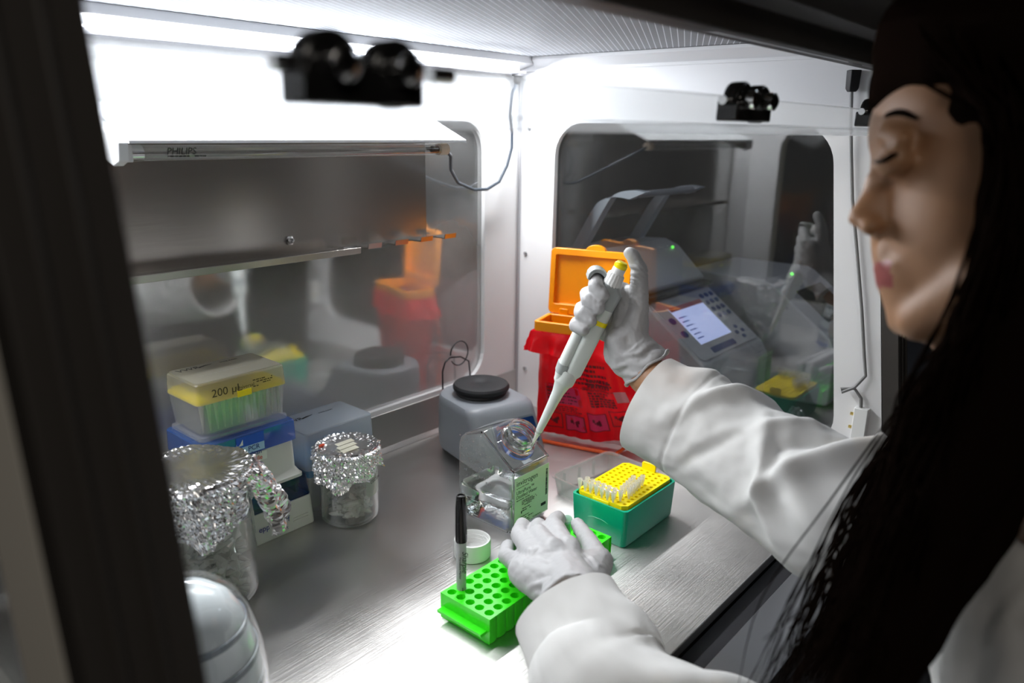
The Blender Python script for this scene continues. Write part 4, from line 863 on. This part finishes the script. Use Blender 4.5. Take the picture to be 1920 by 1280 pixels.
# ================================================================== thermal cyclers outside the right window
def cycler(nm, loc, label, lit, rz=0, handle=True):
    t = thing(nm, label, 'thermal cycler', loc, rz)
    # local: x to the right, y to the back, z up; front at y=0
    side = [(0.0, .02), (0.0, .135), (.015, .157), (.140, .249), (.155, .255), (.33, .255), (.34, .245), (.34, .0)]
    obj('housing', MB().prism(rpoly(side, [.01, .02, .02, .006, .004, .01, .008, .004], 4), 'x', 0, .24), GREYD, t, local=True, bevel=.006, seg=3)
    # control face runs from (y .012, z .118) to (.115, .180)
    a, b = V((0, .015, .1575)), V((0, .140, .2495)); u_ = (b-a).normalized(); n_ = V((1, 0, 0)).cross(u_)
    def Pp(x, s, h): return a+u_*s+V((x, 0, 0))+n_*h
    def pan(x0_, x1_, s0, s1, h0, h1, r=.003): pts = rrect(x0_, s0, x1_, s1, r, 4); return MB().loft([[Pp(x, s, h0) for x, s in pts], [Pp(x, s, h1) for x, s in pts]])
    if lit:
        obj('control_face', pan(.008, .232, .008, .150, -.001, .0012, .010), pm('panel_grey', (.34, .35, .40), .4), t, local=True)
        obj('screen', pan(.045, .165, .038, .127, .0012, .0018, .001), MIRR, t, local=True)
        obj('screen_header', pan(.045, .165, .117, .127, .0018, .0020, .0005), pm('screen_red', (.25, .02, .05), .4), t, local=True)
        sp = MB(); r_ = random.Random(5)
        for k in range(6): s0 = .050+.010*k; sp.add([Pp(.050, s0, .0021), Pp(.050+r_.uniform(.01, .035), s0, .0021), Pp(.050+.02, s0+.0022, .0021), Pp(.050, s0+.0022, .0021)], [(0, 1, 2, 3)])
        obj('screen_print', sp, BLUES, t, local=True)
        NAVY = pm('navy_key', (.01, .03, .16), .4)
        for x, s in ((.026, .100), (.026, .068)): obj('round_key', pan(x-.009, x+.009, s-.007, s+.007, .0012, .0022, .0068), NAVY, t, local=True)
        for i in range(3):
            for j in range(4): obj('key', pan(.174+.019*i, .187+.019*i, .136-.017*j-.010, .136-.017*j, .0012, .0022, .0048), NAVY, t, local=True)
        obj('function_bar', pan(.060, .150, .014, .026, .0012, .0020, .003), NAVY, t, local=True)
        for x, s in ((.182, .034), (.206, .034), (.194, .022), (.194, .046)): obj('arrow_key', pan(x-.006, x+.006, s-.004, s+.004, .0012, .0020, .0038), NAVY, t, local=True)
        text('lettering', 'VeritiPro', t, INKB, Pp(.012, .107, .002), (1, 0, 0), u_, .006, local=True) if False else None
    else:
        obj('screen', pan(.060, .200, .030, .120, .0006, .0012, .002), BLKG, t, local=True)
    obj('status_light', MB().ball((.12, .146, .253), .0035, None, 10, 6), LED, t, local=True)
    # hinged lid with arched handle
    if handle:
        ls = [(.135, .258), (.15, .272), (.205, .322), (.235, .333), (.32, .328), (.338, .315), (.338, .258)]
        obj('lid', MB().prism(rpoly(ls, [.006, .02, .02, .02, .01, .01, .006], 4), 'x', .004, .236), GREYD, t, local=True, bevel=.008, seg=3)
        obj('lid_seam', MB().prism([(.128, .252), (.128, .258), (.338, .258), (.338, .252)], 'x', .001, .239), BLKG, t, local=True)
        hp = [(.300, .235), (.290, .30), (.262, .352), (.236, .360), (.185, .362)]
        for xx in (.000, .200):
            arch = smoothp([(xx, .300, .300), (xx, .270, .345), (xx, .232, .410), (xx, .212, .434), (xx, .180, .443), (xx, .150, .441)], 5)
            rings = []
            for q in arch: rings.append([V((q.x, q.y, q.z)), V((q.x+.020, q.y, q.z)), V((q.x+.020, q.y+.032, q.z-.014)), V((q.x, q.y+.032, q.z-.014))])
            obj('handle_arm', MB().loft(rings), pm('handle_grey', (.42, .46, .54), .35), t, local=True, bevel=.002)
        obj('handle_bar', MB().tube([(.010, .168, .436), (.21, .168, .436)], .006, 12), GREYD, t, local=True)
        for x in (.060, .200): obj('indicator', MB().ball((x, .200, .321), .003, None, 10, 6), LED, t, local=True)
    return t
cycler('thermal_cycler', (.105, -.345, -.042), 'grey thermal cycler with lit blue screen and arched handle behind the right window', True, R(0))
cycler('thermal_cycler', (.44, -.44, -.042), 'thermal cycler with a dark blank screen beyond the lit one', False, R(0), False)
# crumpled clear bag lying in front of the lit machine
m = MB(); n = 26
rr = random.Random(3)
vs = [V((.235+.11*i/n, -.475+.09*j/n, -.04+.045*sin(pi*i/n)*sin(pi*j/n)+.016*abs(fbm((i*.21, j*.24, 2), 1.3)))) for j in range(n+1) for i in range(n+1)]
m.add(vs, [(j*(n+1)+i, j*(n+1)+i+1, (j+1)*(n+1)+i+1, (j+1)*(n+1)+i) for j in range(n) for i in range(n)])
tag(obj('plastic_bag', m, glassy('film_bag', (.8, .82, .85), gloss=.15, fres=2, rough=.12, haze=.12), None, smooth=None), 'crumpled clear plastic bag glinting in front of the lit thermal cycler', 'plastic bag')
# ================================================================== pipette
A0 = V((-.3565, -.3285, .1145)); A1 = V((-.310, -.420, .356)); AZ = (A1-A0).normalized()
AX = (-RT-UP*.0); AX = (AX-AZ*AX.dot(AZ)).normalized(); AY = AZ.cross(AX)
PM0 = M(((AX.x, AY.x, AZ.x, A0.x), (AX.y, AY.y, AZ.y, A0.y), (AX.z, AY.z, AZ.z, A0.z), (0, 0, 0, 1)))
pp = thing('pipette', 'white and grey single-channel pipette with yellow push button, tip in the bottle neck', 'pipette', A0)
L = (A1-A0).length
ZK = [(0, 0), (.054, .0244), (.126, .094), (.136, .100), (.148, .111), (.158, .121), (.2075, .187), (.234, .206), (.250, .222), (.273, .230), (.292, .247), (.306, .2535), (.319, .262)]
def zmap(z):
    for (a, b), (c, d) in zip(ZK, ZK[1:]):
        if z <= c: return b+(d-b)*(z-a)/(c-a)
    return ZK[-1][1]+z-ZK[-1][0]
class PipeFrame:
    def __matmul__(s, p): return PM0 @ V((p.x, p.y, zmap(p.z)))
PM = PipeFrame()
obj('pipette_tip', MB().lathe([(.0007, .0), (.0016, .018), (.0030, .040), (.0040, .052), (.0044, .054), (.0036, .054), (.0026, .040), (.0004, .001)], PM, 16), TUBEC, pp)
obj('shaft', MB().lathe([(.0034, .044), (.0037, .052), (.0044, .054), (.0052, .070), (.0064, .098), (.0075, .114), (.0100, .126), (.0126, .132), (.0130, .136), (.0130, .150), (.0120, .152), (.001, .153)], PM, 28), PIPW, pp)
def sec(z, xl, xr, hy, r=.006): return [PM @ V((x, y, z)) for x, y in rrect(-xr, -hy, xl, hy, min(r, hy*.9), 5)]
obj('body', MB().loft([sec(.148, .004, .013, .0105), sec(.152, .005, .015, .0115), sec(.200, .006, .0150, .0125), sec(.245, .008, .0140, .0130)]), PIPW, pp, smooth=R(40))
obj('ejector_bar', MB().loft([sec(.136, .0125, -.001, .009), sec(.146, .0150, -.001, .010), sec(.151, .0160, -.0035, .0095), sec(.205, .0165, -.0045, .0095)]), PIPW, pp, smooth=R(40))
obj('ejector_collar', MB().loft([sec(.1455, .0155, -.0005, .0103), sec(.158, .0168, -.0005, .0103)]), PIPG, pp, smooth=R(40))
obj('handle_shell', MB().loft([sec(.232, .0085, .0145, .0134), sec(.255, .0100, .0150, .0138), sec(.262, .0105, .0155, .0138), sec(.272, .0105, .0120, .0120), sec(.276, .0090, .0100, .0100)]), PIPG, pp, smooth=R(40))
obj('yellow_band', MB().loft([sec(.205, .0078, .0152, .0133), sec(.2105, .0080, .0152, .0133)]), YEL, pp, smooth=R(40))
obj('volume_window', MB().loft([[PM @ V((x, y, z)) for x, y in rrect(-.0156, -.0142, -.009, -.004, .001, 2)] for z in (.214, .234)]), BLKG, pp)
hd_ = .893-.004
hk = smoothp([at(1147, 552, hd_+.002), at(1143, 532, hd_), at(1135, 514, hd_), at(1124, 505, hd_), at(1113, 505, hd_), at(1105, 512, hd_), at(1102, 520, hd_)], 4)
hr = []
for i, q in enumerate(hk):
    d = (hk[min(i+1, len(hk)-1)]-hk[max(i-1, 0)]).normalized(); n_ = d.cross(AY).normalized(); w_ = .0095; t_ = .0022 if i < len(hk)-4 else .0016
    hr.append([q+AY*w_+n_*t_, q-AY*w_+n_*t_, q-AY*w_-n_*t_, q+AY*w_-n_*t_])
obj('finger_hook', MB().loft(hr), PIPG, pp, bevel=.0012)
kn = []
for r_, z_, rb in ((.0105, .273, 0), (.0108, .275, 1), (.0102, .290, 1), (.0088, .292, 0), (.001, .2925, 0)):
    kn.append([PM @ V(((r_-(.0010 if rb and k % 3 == 0 else 0))*cos(2*pi*k/48), (r_-(.0010 if rb and k % 3 == 0 else 0))*sin(2*pi*k/48), z_)) for k in range(48)])
obj('volume_dial', MB().loft(kn), WHT, pp)
obj('plunger', MB().lathe([(.0078, .290), (.0076, .306), (.0070, .308), (.001, .308)], PM, 24), WHT, pp)
obj('push_button', MB().lathe([(.0070, .306), (.0078, .308), (.0078, .314), (.0062, .3165), (.0060, .3185), (.001, .319)], PM, 24), YEL, pp)
pmk = MB()
for z_, x_, w_ in ((.176, -.006, .004), (.156, -.004, .004), (.142, -.001, .003)): q = PM @ V((x_, -.0128, z_)); 
text('lettering', '100-1000', pp, pm('print_grey', (.25, .28, .28), .5), PM @ V((-.004, -.0122, .156)), AZ, -AX, .006)

# ================================================================== microtube pinched in the left hand
mt = thing('microtube', 'pale green snap tube pinched between the left thumb and forefinger', 'tube', on_z(1063, 1012, .030))
q0, q1 = on_z(1064, 1010, .030), on_z(1063, 972, .062)
TM = M.Translation(q0) @ (q1-q0).to_track_quat('Z', 'Y').to_matrix().to_4x4(); TL = (q1-q0).length
obj('tube_body', MB().lathe([(.001, 0), (.003, .002), (.0050, TL*.5), (.0056, TL*.85), (.0062, TL*.88), (.0062, TL*.92), (.0045, TL*.92), (.004, TL*.5), (.001, .003)], TM, 20), TUBEG, mt)
obj('tube_cap', MB().lathe([(.0064, TL*.92), (.0064, TL), (.0045, TL*1.01), (.001, TL)], TM, 20), TUBEG, mt)

# ================================================================== the person
def H(px, py, d): return at(px, py, d)
Z = on_z
# --- right glove
D = .893
g = MB()
fing = [((1170, 545, D+.020), (1118, 523, D+.004), (1117, 538, D-.017), (1131, 553, D-.021)),
        ((1160, 572, D+.022), (1101, 550, D+.006), (1103, 563, D-.014), (1122, 577, D-.020)),
        ((1150, 600, D+.024), (1090, 578, D+.008), (1090, 589, D-.012), (1108, 602, D-.018)),
        ((1140, 628, D+.026), (1082, 605, D+.010), (1079, 611, D-.008), (1094, 619, D-.015))]
for (a, b, c, e), r in zip(fing, (.0090, .0090, .0087, .0080)):
    a, b, c, e = H(*a), H(*b), H(*c), H(*e)
    g.cap2(a, b, r*1.15, r*1.0).cap2(b, c, r*1.0, r*.97).cap2(c, e, r*.97, r*.88)
def C2(mb, a, b, ra, rb): return mb.cap2(H(*a), H(*b), ra, rb)
C2(g, (1180, 560, D+.012), (1172, 640, D+.012), .017, .022)
C2(g, (1160, 600, D+.020), (1165, 660, D+.010), .014, .022)
C2(g, (1196, 575, D), (1184, 635, D), .0130, .0200)
C2(g, (1184, 635, D), (1190, 668, D), .0210, .0270)
C2(g, (1163, 640, D-.004), (1178, 672, D), .0170, .0240)
C2(g, (1196, 585, D), (1198, 540, D-.002), .0135, .0112)
C2(g, (1198, 540, D-.002), (1199, 506, D-.004), .0112, .0098)
C2(g, (1199, 506, D-.004), (1186, 479, D-.006), .0098, .0080)
C2(g, (1186, 479, D-.006), (1181, 474, D-.006), .0080, .0076)
w0, w1 = H(1184, 655, D), H(1213, 690, D-.004)
g.tube([w0, w0*.5+w1*.5, w1], [.026, .0285, .0315], 24)
def wrinkle(me, spots):
    """stretch folds: spots = (centre, fold direction, radius, pitch, depth)"""
    me.calc_loop_triangles() if False else None
    nrm = [v.normal.copy() for v in me.vertices]
    for v, n in zip(me.vertices, nrm):
        d_ = .0007*fbm(v.co, 60)+.0004*noise.noise(v.co*300)
        for c, dr, rad, pit, dep in spots:
            r2 = (v.co-c).length
            if r2 < rad:
                k = (1-(r2/rad)**2)**1.5; w = v.co.dot(dr)+.006*noise.noise(v.co*55)
                s = sin(2*pi*w/pit); d_ += dep*k*(abs(s)**.7*(-1 if s < 0 else 1))
        v.co += n*d_
def nz(v): v = V(v); return v.normalized()
gr_me = bake(g, 'glove', .0017, 2)
wrinkle(gr_me, [(H(1196, 515, D-.01), nz(UP*.8+RT*.5), .022, .0045, .0009), (H(1205, 560, D-.01), nz(UP+RT*.3), .020, .0055, .0005),
                (H(1215, 672, D-.02), nz(UP*.5-RT*.3), .032, .013, .0013), (H(1190, 690, D-.02), nz(UP*.9-RT*.2), .03, .011, .0012)])
# --- left glove
h = MB()
def c3(a, b, ra, rb): h.cap2(Z(*a), Z(*b), ra, rb)
wl0, wl1 = Z(1062, 1080, .078), Z(1078, 1135, .083)
mc = {'i': (1062, 1030, .086), 'm': (1034, 1034, .090), 'r': (1006, 1045, .084), 'p': (980, 1064, .072)}
for k, r in (('i', .0155), ('m', .0155), ('r', .0150), ('p', .0140)):
    h.cap2(wl0, Z(*mc[k]), .0210, r)
h.cap2(Z(1005, 1075, .070), Z(1110, 1062, .070), .016, .018)
c3(mc['i'], (1037, 984, .078), .0130, .0108); c3((1037, 984, .078), (1046, 972, .062), .0106, .0095); c3((1046, 972, .062), (1054, 985, .046), .0092, .0082)
c3(mc['m'], (1008, 1000, .080), .0130, .0108); c3((1008, 1000, .080), (1010, 985, .056), .0104, .0095); c3((1010, 985, .056), (1018, 1000, .042), .0092, .0080)
c3(mc['r'], (974, 1002, .070), .0125, .0102); c3((974, 1002, .070), (980, 984, .050), .0100, .0092); c3((980, 984, .050), (990, 1000, .038), .0090, .0078)
c3(mc['p'], (949, 1042, .058), .0115, .0090); c3((949, 1042, .058), (952, 1024, .046), .0088, .0080); c3((952, 1024, .046), (964, 1028, .036), .0078, .0070)
c3((1098, 1090, .075), (1122, 1052, .070), .0200, .0160); c3((1122, 1052, .070), (1106, 1018, .066), .0140, .0105); c3((1106, 1018, .066), (1082, 983, .058), .0105, .0085)
c3((1062, 1080, .078), (1122, 1052, .070), .0200, .0140)
h.tube([wl0*1.3-wl1*.3, wl0*.5+wl1*.5, wl1], [.0225, .0285, .0315], 24)
c3((985, 1072, .074), (1050, 1105, .080), .0180, .0230)
gl_me = bake(h, 'glove', .0019, 4)
wrinkle(gl_me, [(Z(1010, 1085, .10), nz(UP*.75+RT*-.5), .040, .011, .0014), (Z(1040, 1060, .11), nz(UP*.8-RT*.35), .035, .012, .0010), (Z(1105, 1055, .09), nz(UP*.6+RT*.6), .022, .007, .0007), (Z(985, 1040, .09), nz(UP*.5-RT*.7), .02, .006, .0007)])

# --- body: one continuous skin (head, neck, trunk, arms, legs)
DH = .475; PXM = DH/FPX
B = MB()
ef, eu, es_ = -RT, UP.copy(), -FW
HT = M(((ef.x, eu.x, es_.x), (ef.y, eu.y, es_.y), (ef.z, eu.z, es_.z))).to_4x4()
def hb(px, py, s, r): B.ball(H(px, py, DH-s), r, HT, 24, 16)
def hc(a, b, ra, rb): B.cap2(H(a[0], a[1], DH-a[2]), H(b[0], b[1], DH-b[2]), ra, rb)
hb(1925, 262, 0, (.090, .095, .074)); hb(1800, 315, 0, (.0485, .078, .064)); hb(1778, 430, 0, (.0415, .070, .056)); hb(1765, 530, 0, (.0300, .040, .041)); hb(1838, 460, 0, (.045, .060, .060))
hb(1725, 232, 0, (.0250, .036, .046)); hb(1692, 512, 0, (.0130, .022, .0235))
for s in (-1, 1):
    hc((1850, 530, .044*s), (1725, 600, .013*s), .022, .0140)
    hb(1632, 425, .0100*s, (.0072, .0062, .0055)); hc((1665, 252, .008*s), (1692, 262, .036*s), .0075, .006)
    hb(1674, 306, .026*s, (.0100, .0085, .013)); hb(1900, 395, .070*s, (.012, .024, .006))
hc((1662, 300, 0), (1630, 372, 0), .0055, .0062); hc((1630, 372, 0), (1607, 408, 0), .0062, .0066)
hc((1652, 340, .0), (1640, 415, 0), .010, .0095)
hb(1660, 499, 0, (.0050, .0042, .016)); hb(1664, 524, 0, (.0052, .0046, .015)); hc((1655, 470, 0), (1658, 494, 0), .005, .0045)
hb(1700, 595, 0, (.0115, .0125, .0145)); hb(1695, 560, 0, (.011, .012, .018))
neck0 = H(1868, 520, DH+.005); sh_c = V((-.47, -.925, .215))
B.cap2(neck0, sh_c, .050, .056)
SR, ER, WR = V((-.275, -.860, .190)), H(1592, 962, .715), H(1213, 703, .882)
SLf, EL, WLf = V((-.665, -.985, .185)), V((-.590, -.800, -.005)), Z(1085, 1150, .080)
hip = V((-.45, -1.12, -.16))
B.cap2(SR, sh_c, .055, .062); B.cap2(SLf, sh_c, .055, .062); B.cap2(sh_c-V((0, .01, .06)), hip, .105, .120); B.cap2(V((-.38, -.93, .12)), V((-.38, -1.1, -.15)), .085, .10); B.cap2(V((-.56, -.96, .12)), V((-.54, -1.12, -.15)), .085, .10)
B.cap2(SR, ER, .050, .038); B.cap2(ER, WR, .038, .0240); B.cap2(WR, H(1198, 678, D), .0235, .019)
B.cap2(SLf, EL, .050, .038); B.cap2(EL, WLf, .038, .0265); B.cap2(WLf, Z(1070, 1110, .08), .026, .025)
for s in (-1, 1):
    kx = hip.x+s*.10; B.cap2(V((kx, hip.y, -.18)), V((kx+s*.03, -.86, -.20)), .082, .062); B.cap2(V((kx+s*.03, -.86, -.20)), V((kx+s*.03, -.90, -.66)), .055, .040); B.cap2(V((kx+s*.03, -.92, -.715)), V((kx+s*.04, -.78, -.725)), .038, .030)
bme = bake(B, 'person', .0030, 9, .5)
person = obj('person', bme, [SKIN, LIPM, CLOTH, HAIR])
tag(person, 'woman in white coat and grey gloves leaning in, long dark hair over her profile', 'person')
lipc = [H(1652, 502, DH), H(1657, 526, DH)]
for p in bme.polygons:
    c = p.center
    if c.z < -.10 and (c-EL).length > .12: p.material_index = 2
    for l in lipc:
        q = c-l; 
        if abs(q.dot(eu)) < .0042 and abs(q.dot(es_)) < .0105 and q.dot(ef) > -.0035 and q.dot(ef) < .010: p.material_index = 1
for me_, nm, lb in ((gr_me, 'glove', 'grey nitrile glove gripping the pipette'), (gl_me, 'glove', 'grey nitrile glove over the green rack')):
    o = obj(nm, me_, GLOVE, person); o['label'] = lb
def seam(c0, c1, n_, r, t): 
    a = (c1-c0).normalized(); u = a.orthogonal().normalized(); w = a.cross(u)
    return MB().tube([c1+u*r*cos(2*pi*k/40)+w*r*sin(2*pi*k/40)+a*.0016*sin(2*pi*k/40*5) for k in range(41)], t, 6)
obj('glove_cuff', seam(w0, w1, 0, .0318, .0016), GLOVE, bpy.data.objects['glove'])

# --- closed eye lids, lashes and brow
from mathutils.bvhtree import BVHTree
bvh = BVHTree.FromPolygons([v.co[:] for v in bme.vertices], [p.vertices[:] for p in bme.polygons])
def skin(px, py, off=.0006):
    d = (at(px, py, 1)-CAM).normalized(); h_ = bvh.ray_cast(CAM, d, 2)
    return h_[0]-d*off if h_[0] else at(px, py, DH-.01)
bp2 = [skin(x, y) for x, y in ((1660, 218), (1668, 214), (1680, 211), (1694, 212), (1708, 217), (1720, 223))]
obj('eyebrow', MB().tube(smoothp(bp2, 3), [.0010+.0012*sin(pi*k/15) for k in range(16)], 8), HAIR, person)
lp = [skin(x, y) for x, y in ((1656, 304), (1662, 299), (1669, 294), (1677, 290), (1684, 288))]
obj('eyelash', MB().tube(smoothp(lp, 3), [.0007+.0010*sin(pi*k/12) for k in range(13)], 8), HAIR, person)
for k, (x, y) in enumerate(((1655, 304), (1658, 302), (1662, 300), (1667, 297), (1672, 294))):
    a = skin(x, y, .0); obj('eyelash', MB().tube([a, a+ef*.003-eu*.0006, a+ef*.0062+eu*.0002], [.0008, .0006, .0002], 5), HAIR, person)

# --- coat: trunk and two sleeves
CB = MB()
CB.cap2(SR+V((0, 0, .004)), sh_c+V((0, -.01, -.01)), .066, .074); CB.cap2(SLf, sh_c+V((0, -.01, -.01)), .066, .074)
CB.cap2(sh_c-V((0, .01, .055)), hip+V((0, 0, -.02)), .128, .142); CB.cap2(V((-.36, -.94, .10)), V((-.36, -1.11, -.18)), .100, .118); CB.cap2(V((-.58, -.97, .10)), V((-.55, -1.12, -.18)), .100, .118)
CB.cap2(SR, SR*.5+ER*.5, .066, .066); CB.cap2(SLf, SLf*.5+EL*.5, .066, .066)
cme = bake(CB, 'lab_coat', .005, 4)
for v, n_ in zip(cme.vertices, [v.normal.copy() for v in cme.vertices]): v.co += n_*(.004*fbm((v.co.x*1.5, v.co.y*1.5, v.co.z*.7), 14))
coat = obj('lab_coat', cme, COAT, person)
def sleeve(path, rads, name, seedv, folds, ell=1.0, nn=110, K=170):
    """tube of cloth with soft folds; folds = (t, angle, width_t, width_a, height, slant)"""
    P_ = smoothp(path, 12); N = len(P_); cum = [0]
    for i in range(1, N): cum.append(cum[-1]+(P_[i]-P_[i-1]).length)
    def pos(t):
        s = t*cum[-1]; i = 0
        while i < N-2 and cum[i+1] < s: i += 1
        f_ = (s-cum[i])/max(1e-9, cum[i+1]-cum[i]); return P_[i].lerp(P_[i+1], f_)
    def rad(t):
        x = t*(len(rads)-1); i = min(int(x), len(rads)-2); f_ = x-i; f_ = f_*f_*(3-2*f_); return rads[i]*(1-f_)+rads[i+1]*f_
    rings = []; prev = None
    for k in range(K+1):
        t = k/K; c = pos(t); d = (pos(min(1, t+.01))-pos(max(0, t-.01))).normalized()
        a = -FW if prev is None else prev       # angle 0 faces the viewer, 90 deg is up in the frame
        a = (a-d*a.dot(d)).normalized(); prev = a; b = d.cross(a)
        if b.dot(UP) < 0: b = -b
        ring = []
        for i in range(nn):
            th = 2*pi*i/nn; q = V((cos(th), sin(th), t)); r = rad(t)
            dl = .0035*fbm((cos(th)*1.2+seedv, sin(th)*1.2, t*5), 1.4)*min(1, t*8)
            for (ft, fa, wt, wa, hh, slant) in folds:
                da = (th-R(fa)+pi) % (2*pi)-pi; dt = t-ft-slant*da
                dl += 1.45*hh*math.exp(-(dt/wt)**2-(da/wa)**2)
            dl += -.0013*math.exp(-((t-.135)/.006)**2)+.0003*math.exp(-((t-.150)/.008)**2)+.0008*noise.noise(V((cos(th)*3, sin(th)*3, t*26)))
            ring.append(c+(a*cos(th)*ell+b*sin(th))*(r+dl))
        rings.append(ring)
    # turned-in cuff
    c = pos(0); inn = [[c+(p-c)*.93+(pos(.03)-c)*.1 for p in rings[0]], [pos(.06)+(p-pos(.06))*.90 for p in rings[9]]]
    return MB().loft([inn[1], inn[0]]+rings, cap=False)
cuffR = H(1217, 757, .872)
fr = [(.12, 80, .04, .5, .006, .06), (.22, 60, .03, .9, .009, .10), (.30, 10, .025, .8, -.007, .10), (.36, 40, .03, .7, .009, .12), (.45, -10, .03, .8, .010, -.12), (.50, 60, .03, .6, -.008, .1), (.55, 30, .03, .9, .012, .12), (.60, -30, .035, .8, .012, -.14), (.66, 20, .025, .7, -.012, .05), (.72, 60, .03, .9, .012, .1), (.78, -20, .03, .9, .010, -.1)]
sR = sleeve([cuffR, H(1330, 820, .83), H(1470, 905, .765), H(1590, 965, .712), H(1700, 975, .70), SR], [.0580, .0590, .0610, .0650, .0720, .0760, .0740, .0700], 'sleeve', 1.3, fr, .92)
o = obj('sleeve', sR, COAT, person, smooth=R(80)); o['label'] = 'coat sleeve reaching to the pipette'
cuffL = Z(1062, 1142, .071)
fl_ = [(.10, 100, .03, .8, .004, .05), (.16, 60, .03, .9, -.004, .08), (.30, 60, .05, .8, .010, .15), (.42, 100, .04, .9, .010, -.1), (.5, 30, .05, .7, -.008, .1)]
sL = sleeve([cuffL, Z(1105, 1225, .055), Z(1150, 1310, .045), EL+V((.01, .06, .01)), EL, SLf], [.0520, .0600, .0680, .0740, .0760, .0760, .0740], 'sleeve', 5.1, fl_, .9)
o = obj('sleeve', sL, COAT, person, smooth=R(80)); o['label'] = 'coat sleeve in the foreground'
STN = pm('cuff_stain', (.74, .55, .42), .9)

# --- hair
HM = MB(); rh = random.Random(21)
def strand(pts, r0, r1=.0006, n=5):
    q = smoothp(pts, 4); N = len(q)-1; HM.tube(q, [r0*(1-.25*k/N)+(r1-r0)*.75*(k/N)**3 for k in range(N+1)], n)
# solid cap over the skull
CP = MB()
def cb(px, py, s, r): CP.ball(H(px, py, DH-s), r, HT, 24, 16)
cb(1950, 245, 0, (.098, .108, .084)); cb(1800, 85, 0, (.050, .036, .055)); cb(1856, 145, 0, (.068, .058, .076)); cb(1760, 60, 0, (.036, .030, .035)); cb(1905, 285, .030, (.042, .066, .057))
CP.cap2(H(1965, 290, DH-.050), H(1950, 470, DH-.056), .042, .036); CP.cap2(H(1950, 470, DH-.056), H(1870, 720, DH-.055), .036, .030); CP.cap2(H(1960, 400, DH-.02), H(1960, 760, DH), .07, .05); CP.cap2(H(1930, 420, DH+.03), H(1880, 800, DH+.05), .05, .04)
CP.cap2(H(1870, 720, DH-.055), H(1760, 980, DH-.050), .030, .022); CP.cap2(H(1760, 980, DH-.05), H(1640, 1260, DH-.045), .022, .016)
CP.cap2(H(1930, 700, DH-.03), H(1800, 960, DH-.03), .040, .026); CP.cap2(H(1800, 960, DH-.03), H(1610, 1330, DH-.04), .030, .018)
CP.cap2(H(1880, 780, DH+.03), H(1770, 1010, DH+.02), .034, .022); CP.cap2(H(1770, 1010, DH+.02), H(1570, 1340, DH), .022, .014)
cpm = bake(CP, 'hair', .004, 4)
for v, n_ in zip(cpm.vertices, [v.normal.copy() for v in cpm.vertices]): v.co += n_*(.003*noise.noise(V((v.co.x*60, v.co.y*60, v.co.z*9))))
hairo = obj('hair', cpm, HAIR, person)
for k in range(420):
    u = rh.random(); s0 = rh.uniform(-.05, .082)
    root = H(1720+190*rh.random(), 40+120*rh.random()*(1-u*.3), DH-s0*.7)
    # cheek edge -> breast -> end
    f_ = rh.random()**.8
    a1 = H(1868+90*f_+rh.gauss(0, 10), 300+rh.gauss(0, 20), DH-.074-rh.uniform(0, .012))
    a2 = H(1815+100*f_+rh.gauss(0, 14), 560+rh.gauss(0, 20), DH-.062-rh.uniform(0, .02))
    a3 = H(1700+150*f_+rh.gauss(0, 18), 780+rh.gauss(0, 20), DH-rh.uniform(-.03, .07))
    a4 = H(1625+150*f_+rh.gauss(0, 26), 1000+rh.gauss(0, 25), DH-rh.uniform(-.05, .07))
    a5 = H(1500+165*f_+rh.gauss(0, 34), 1260+rh.gauss(0, 40), DH-rh.uniform(-.06, .07))
    strand([root, a1, a2, a3, a4, a5], rh.uniform(.0008, .0016), .0004)
for k in range(120):   # thinner strands falling over the far sleeve
    d_ = DH+rh.uniform(-.02, .09); b0 = rh.gauss(0, 1)
    strand([H(1880+10*b0, 480, d_), H(1800+16*b0, 660, d_), H(1700+22*b0, 820, d_+.01), H(1640+26*b0+rh.gauss(0, 14), 940, d_+.01), H(1560+34*b0+rh.gauss(0, 22), 1120, d_), H(1490+40*b0, 1290, d_)], rh.uniform(.0004, .0010), .0002)
obj('hair_strand', HM, HAIR, hairo, smooth=R(80))['kind'] = 'stuff'
# stool under her
sto = thing('lab_stool', 'round black stool under the woman in the white coat', 'stool', (hip.x, hip.y-.02, -.76))
obj('seat', MB().lathe([(.001, -.335), (.17, -.335), (.175, -.32), (.17, -.30), (.001, -.295)], M.Translation((hip.x, hip.y-.04, 0)), 40), BLKP, sto)
obj('column', MB().lathe([(.028, -.74), (.028, -.335)], M.Translation((hip.x, hip.y-.04, 0)), 20), CHROME, sto)
obj('base', MB().lathe([(.001, -.76), (.20, -.76), (.20, -.75), (.03, -.735), (.001, -.735)], M.Translation((hip.x, hip.y-.04, 0)), 40), CHROME, sto)
